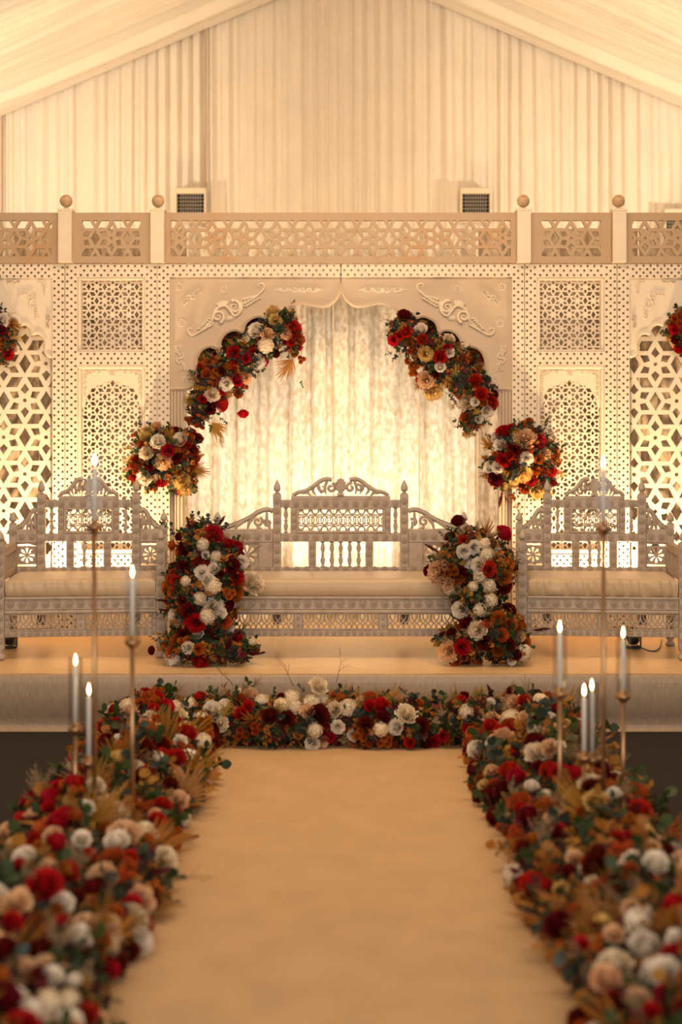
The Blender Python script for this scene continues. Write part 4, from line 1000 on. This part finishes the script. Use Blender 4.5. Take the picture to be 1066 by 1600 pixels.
arrange('arch_garland', [El(632, 520, YA, 24, 30, .07), El(662, 545, YA, 28, 34, .08), El(692, 565, YA, 28, 40, .08), El(722, 590, YA, 28, 44, .08), El(748, 620, YA, 24, 42, .08), El(735, 655, YA, 16, 26, .06), El(675, 595, YA, 20, 20, .06), El(668, 509, YB+.12, 17, 17, .05), El(706, 534, YB+.12, 19, 19, .05), El(746, 562, YB+.12, 19, 22, .05), El(638, 500, YB+.12, 13, 12, .05)],
 'W657,514,11 R634,517,11 R615,532,9 D632,492,11 b673,532,16 R660,530,9 Y666,553,11 R688,558,11 W688,573,9 D681,585,8 B647,571,8 O645,580,8 B637,564,5 H703,529,9 f712,538,14 W703,551,8 B744,558,11 g732,549,9 g699,518,9 R754,560,8 O730,561,7 R742,595,11 R753,615,11 R768,630,12 W762,643,10 P667,595,13 Y679,613,13 H729,627,12 a709,633,9 B727,652,8 r739,667,14 r730,680,12 y715,580,14 g723,603,7 t618,559,8 g608,553,6 g623,545,6 g661,568,7 D772,616,8 g763,658,9 P748,570,9 a690,540,9 g720,615,8 y700,590,10 B640,535,7 f650,520,10 R700,545,8 O715,560,7 g668,575,8 k690,610,8 a720,545,8 R625,524,8',
 'long garland of red, gold and cream flowers over the upper right of the centre arch', fill='RDWPOOYYB'+GRN+'fyr', nfill=95, rf=(.026, .042))
arrange('pilaster_bouquet', [El(255, 708, YB-.06, 46, 40, .13), El(288, 700, YB-.06, 24, 30, .09), El(225, 735, YB-.06, 26, 24, .09), El(285, 752, YB-.05, 22, 22, .07)],
 'Y228,679,13 W247,690,12 W281,686,12 R261,704,11 D275,674,9 f264,680,14 D308,685,10 D300,705,10 R300,724,9 B297,683,7 B285,700,7 H228,707,10 P255,722,12 D233,727,10 O211,730,9 W225,747,12 R252,751,11 R208,746,7 B214,758,6 Y283,751,12 O277,735,8 D277,716,8 Y289,763,11 y203,700,14 y200,722,14 y200,745,13 O294,744,7 g217,660,8 t238,741,8 g269,762,8 n250,672,9 O210,679,7 B220,694,6 g302,744,6 f312,735,14 y196,735,12 O240,762,7 g305,768,10 a290,772,10 P243,665,8 R292,695,7 g248,705,7',
 'round bouquet of cream and red flowers on the left pilaster above the left sofa', fill='RDWPOOYB'+GRN+'yn', nfill=75, rf=(.026, .040))
arrange('pilaster_bouquet', [El(815, 712, YB-.06, 46, 46, .13), El(845, 712, YB-.06, 26, 34, .09), El(785, 735, YB-.06, 26, 30, .09), El(835, 750, YB-.05, 26, 22, .08)],
 'R787,676,14 P819,684,16 W781,694,10 f762,693,14 R843,690,12 B820,661,6 B828,658,6 D804,703,12 R787,720,12 W823,717,11 B843,718,7 P853,708,9 W765,730,10 W778,730,10 D775,748,12 R796,712,9 Y819,742,13 B838,736,7 R862,736,9 W870,744,8 R831,751,9 Y841,766,12 B820,763,8 D865,754,7 O801,776,6 b784,772,13 r790,780,10 g852,660,9 g858,693,8 g855,721,8 g759,747,7 g804,663,9 t838,705,8 g832,726,8 a793,738,9 g882,697,6 y877,744,12 n860,678,9 t849,748,8 r810,790,10 W773,683,8 g765,680,7 B872,722,6 a770,705,8 R800,670,8 k815,780,9 y850,775,10',
 'round bouquet of red and peach flowers on the right pilaster beside the right sofa', fill='RDWPOOYB'+GRN+'yr', nfill=75, rf=(.026, .040))
arrange('arch_posy', [El(-6, 520, YB-.02, 30, 34, .08), El(5, 545, YB-.02, 18, 22, .07)],
 'W4,500,11 D-8,490,10 f22,508,14 D2,516,8 g16,520,8 g20,530,8 R13,554,9 W24,546,7 O2,536,8 g5,545,7 R-15,520,11 y28,528,10 W-20,545,9 g8,560,5 a12,505,8', 'small red and cream posy on the cusped arch at the far left edge', fill='RDWPO'+GRN+'f', nfill=26, rf=(.026, .040))
arrange('arch_posy', [El(1072, 515, YB-.02, 28, 34, .08)],
 'O1060,500,10 R1055,515,9 a1046,527,9 R1062,545,9 D1056,530,8 g1066,525,8 f1060,492,10 W1080,505,10 R1085,530,10 B1050,508,6', 'small rust and red posy on the cusped arch at the far right edge', fill='RDWPO'+GRN+'f', nfill=22, rf=(.026, .040))
# standing arrangements on the stage
YS = 7.84
arrange('standing_bouquet', [El(318, 855, YS, 40, 42, .10), El(352, 880, YS, 28, 40, .10), El(325, 915, YS, 52, 44, .13), El(318, 965, YS, 48, 40, .13), El(312, 1008, YS, 56, 32, .16), El(360, 1014, YS, 40, 22, .13), El(285, 925, YS, 24, 50, .09)],
 'R335,835,15 B269,852,8 B280,863,8 t267,829,12 g257,818,9 g299,806,10 g318,815,10 R357,849,9 R372,855,10 W377,879,12 t350,865,8 t344,854,8 C317,851,11 R314,882,13 D289,887,13 D364,885,12 W336,887,10 W316,894,12 H397,910,16 R371,902,11 B374,916,9 O358,927,9 B372,929,8 C332,916,14 B263,916,11 R274,907,9 O268,898,8 g300,926,10 t303,932,10 g350,907,9 D346,896,7 D294,954,13 R307,974,15 W335,947,16 C324,963,13 D355,946,12 g255,957,12 W271,960,9 a257,988,12 D285,991,10 O288,1001,9 B274,999,8 B267,1019,9 W271,1030,16 W294,1012,10 R313,1033,13 b333,997,14 b355,1012,16 b364,1000,16 b380,1025,16 b392,1024,12 R371,996,9 g382,1010,8 O402,1016,6 t240,1003,9 D237,1016,7 n383,976,14 k392,870,12 f378,845,12 a308,838,12 a292,843,10 g303,852,10 D280,838,8 n305,868,11 n352,838,9 W325,905,11 C312,935,11 t320,940,9 W345,958,10 W310,990,9 g335,1020,9 R295,972,8 C337,868,10 n270,975,9',
 'tall red and white flower arrangement standing at the left end of the centre sofa', fill='RDWWCOB'+GRN+'nb', nfill=120, rf=(.026, .042), zmin=ZS, spr=.06)
arrange('standing_bouquet', [El(740, 858, YS, 46, 34, .10), El(705, 888, YS, 28, 36, .10), El(762, 890, YS, 42, 44, .12), El(745, 935, YS, 36, 46, .12), El(765, 985, YS, 54, 38, .15), El(722, 1008, YS, 36, 30, .13), El(790, 1012, YS, 36, 26, .13)],
 'D716,814,12 R788,833,14 f762,826,14 g705,843,9 g692,836,8 n723,833,11 r738,838,10 R724,844,8 W725,862,12 W742,855,11 C760,865,13 a698,867,14 b684,862,12 g792,851,10 g794,864,10 P685,894,17 P696,911,12 D669,892,9 O705,892,10 B716,906,8 D725,894,11 W747,882,12 R763,889,13 B794,882,10 B788,903,11 O728,903,7 C751,900,12 C764,916,12 D789,916,13 g802,916,9 n720,926,16 t755,918,10 W720,953,14 C767,938,12 C750,953,11 a760,948,9 D796,953,12 B777,965,10 O757,975,8 O791,972,10 B800,976,9 B811,979,8 B785,992,10 H745,984,13 n732,990,12 D728,972,11 n706,979,14 g799,992,10 B779,1016,9 R723,1011,13 a735,1018,12 P699,1018,15 B711,1033,9 B746,1035,9 D757,1004,12 C820,1021,14 B822,1001,9 D796,1006,10 g808,1036,9 g786,1031,10 D808,1023,9 P814,995,8 b838,985,12 n695,1003,12 n775,835,12 W733,880,11 g720,875,9 C757,850,10 t758,940,9 g742,940,9 g775,955,9 g742,1000,9 t748,1022,8 n740,965,10 g768,1022,9 r770,850,10 g712,1000,9',
 'tall white, peach and burgundy arrangement standing at the right end of the centre sofa', fill='RDDWCOB'+GRN+'nr', nfill=120, rf=(.026, .042), zmin=ZS, spr=.06)
# ground garlands
E = []
for i in range(9):
    x = -.70+1.40*i/8; E.append((Vector((x, 7.14+.03*math.sin(i*2), .10)), Vector((.16, .15, .15+.02*math.sin(i*1.7)))))
arrange('ground_garland', E,
 'R312,1089,11 W332,1109,15 P393,1085,12 n400,1068,16 n380,1075,14 t429,1083,11 H499,1070,13 g473,1074,10 R376,1114,11 R387,1103,10 D422,1118,14 D449,1123,13 C455,1090,14 C488,1096,15 D499,1118,17 H521,1109,13 C546,1105,15 R515,1147,13 W528,1136,11 W488,1162,12 a460,1160,12 g435,1151,12 g411,1158,11 O378,1147,10 O402,1138,10 n358,1145,15 D572,1129,12 R596,1101,13 R578,1102,10 a561,1085,12 a609,1092,12 a546,1080,9 g640,1092,11 t632,1080,8 B656,1098,6 a665,1109,11 W618,1136,13 H636,1114,15 D598,1120,11 D660,1134,12 n680,1127,15 n690,1115,12 O563,1149,10 O554,1165,9 O572,1165,9 O601,1160,10 O616,1165,9 O609,1151,8 R680,1158,10 R693,1150,9 D667,1162,10 O700,1156,8 n534,1160,11 r504,1172,8 k528,1060,12 k362,1064,11 k455,1066,11 g336,1122,10 t396,1109,8 f290,1118,12 C440,1100,12 C410,1093,12 P480,1110,11 D440,1088,7 g560,1135,10 a580,1145,10 a640,1150,10 g660,1145,9 t430,1140,9 H345,1130,11 W350,1100,10 R640,1160,9 g385,1160,10 P505,1160,9',
 'low garland of red, cream and rust flowers along the foot of the stage', fill='RDWCPOOB'+GRN+'nyf', nfill=130, rf=(.028, .046), zmin=0, facing=(0, -.8, .6), back=.3)
def aisle(s):
    E = []; Y = 7.15; i = 0
    while Y > 2.7:
        xc = s*(.93+.02*math.sin(i*1.3)); 
        for (dx, h, rx) in ((-.16, .13, .16), (.02, .19, .17), (.18, .13, .13)):
            E.append((Vector((xc+s*dx, Y+random.uniform(-.05, .05), h*.45)), Vector((rx, .26, h*(1.0+.15*math.sin(i*2+dx*9))))))
        Y -= .30; i += 1
    return E
arrange('aisle_garland', aisle(-1),
 'R262,1104,14 P219,1131,16 P202,1111,12 C246,1138,13 R273,1185,18 d297,1178,14 W282,1158,11 D236,1158,11 g262,1119,12 t265,1143,10 g295,1106,10 a177,1119,11 R189,1124,9 t175,1141,10 Y184,1185,16 R229,1205,14 H324,1208,12 Y324,1219,12 D297,1215,11 D267,1225,13 R253,1259,16 P280,1249,15 W165,1252,13 W135,1262,14 B118,1276,12 a145,1293,14 a223,1283,14 a260,1286,12 P196,1300,22 B233,1311,10 f267,1310,18 D230,1295,12 P81,1303,14 R89,1316,18 W128,1311,15 g145,1347,15 t154,1320,11 t231,1340,12 R202,1340,13 R105,1360,20 R69,1381,28 P159,1370,22 O148,1384,14 O196,1370,14 P223,1404,20 R206,1411,15 W98,1411,19 P76,1354,14 n40,1364,18 O148,1408,12 P165,1451,24 W125,1462,20 W216,1504,25 R192,1536,20 R175,1515,14 D61,1485,22 O91,1431,17 R95,1440,13 B74,1455,13 P34,1512,22 D61,1526,19 W81,1526,18 W116,1532,13 g125,1495,14 C107,1560,18 C74,1565,22 W50,1587,30 D10,1560,28 R137,1583,18 P155,1590,14 g155,1530,16 R20,1441,18 D7,1482,22 b236,1364,20 b278,1326,20 k272,1385,22 f240,1450,22 R74,1260,10 g98,1260,11 b67,1280,14 g7,1380,16 P30,1401,14 t145,1505,14 D45,1440,18 D120,1400,14 R30,1350,12 g60,1345,14 g180,1225,14 g225,1232,12 H215,1200,14 n230,1185,12 O190,1165,12 g165,1175,12 H150,1225,13 O120,1235,11 g100,1225,11 B205,1255,12 D85,1240,10 W235,1120,11 r300,1270,14 n90,1205,12 D205,1485,16 D30,1580,20 g150,1570,14 f215,1480,16 B180,1425,13 g185,1390,14 g120,1335,13 O40,1310,13',
 'deep border of crimson, cream and peach flowers along the left side of the runner', fill='RRRRDDDDDWPPOOOHBCB'+'gggtaafn', nfill=420, rf=(.032, .055), zmin=0, facing=(0, -.8, .6), spr=.085, dmin=.85)
arrange('aisle_garland', aisle(1),
 'b770,1093,14 f740,1118,18 P802,1097,12 t826,1100,13 P775,1111,13 C797,1121,15 B858,1087,8 B890,1121,10 B893,1143,11 W861,1121,9 P861,1138,13 R767,1133,12 W743,1170,15 g748,1190,9 P858,1168,13 H837,1175,16 D789,1165,10 R797,1178,11 t834,1148,14 a821,1185,15 R797,1205,18 t829,1215,15 P767,1202,10 Y756,1225,9 B772,1225,9 R875,1208,17 H966,1219,17 P939,1195,14 W854,1244,13 P890,1249,14 B827,1269,14 R815,1262,11 P871,1279,18 W959,1239,12 g993,1249,14 g1021,1249,15 a925,1320,20 a969,1293,18 a891,1296,16 R993,1313,20 R965,1310,13 P1026,1316,17 O1050,1303,14 W1026,1347,20 B831,1310,11 f844,1343,22 D817,1323,13 P898,1340,13 W915,1357,12 a952,1360,20 g902,1381,15 Y876,1387,12 H925,1384,15 R853,1384,13 n999,1387,22 R1053,1414,20 W1000,1441,27 P959,1458,15 g864,1411,13 g912,1435,16 Y942,1435,12 a851,1455,11 W1010,1478,26 H959,1505,26 P949,1526,24 R908,1475,13 R1048,1488,16 W1040,1519,24 g983,1529,17 t922,1560,17 g1000,1535,14 a885,1522,18 n902,1489,16 R1037,1550,14 P1000,1560,18 R1020,1580,16 t1047,1573,18 n920,1530,14 W1055,1465,15 D962,1583,11 f760,1110,16 n790,1110,10 D840,1200,12 a870,1330,14 a905,1310,14 D935,1330,13 O960,1340,12 g930,1400,13 B900,1420,12 D890,1360,13 g845,1290,12 n800,1235,10 D905,1225,12 g860,1225,12 H770,1160,10 D810,1140,10 W875,1165,10 R905,1180,11 a940,1285,14 O905,1275,12 g940,1270,12 g960,1265,14 D1010,1290,14 g980,1400,14 O935,1475,13 a905,1455,13 g950,1430,12 n800,1285,12 r815,1310,14 D885,1490,11 B860,1360,12 B985,1360,13 P985,1420,14 g1050,1350,16',
 'deep border of rust, white and red flowers along the right side of the runner', fill='RRRDDDDWPPOOOOHBBCY'+'gggtaaafn', nfill=420, rf=(.032, .055), zmin=0, facing=(0, -.8, .6), spr=.085, dmin=.85)
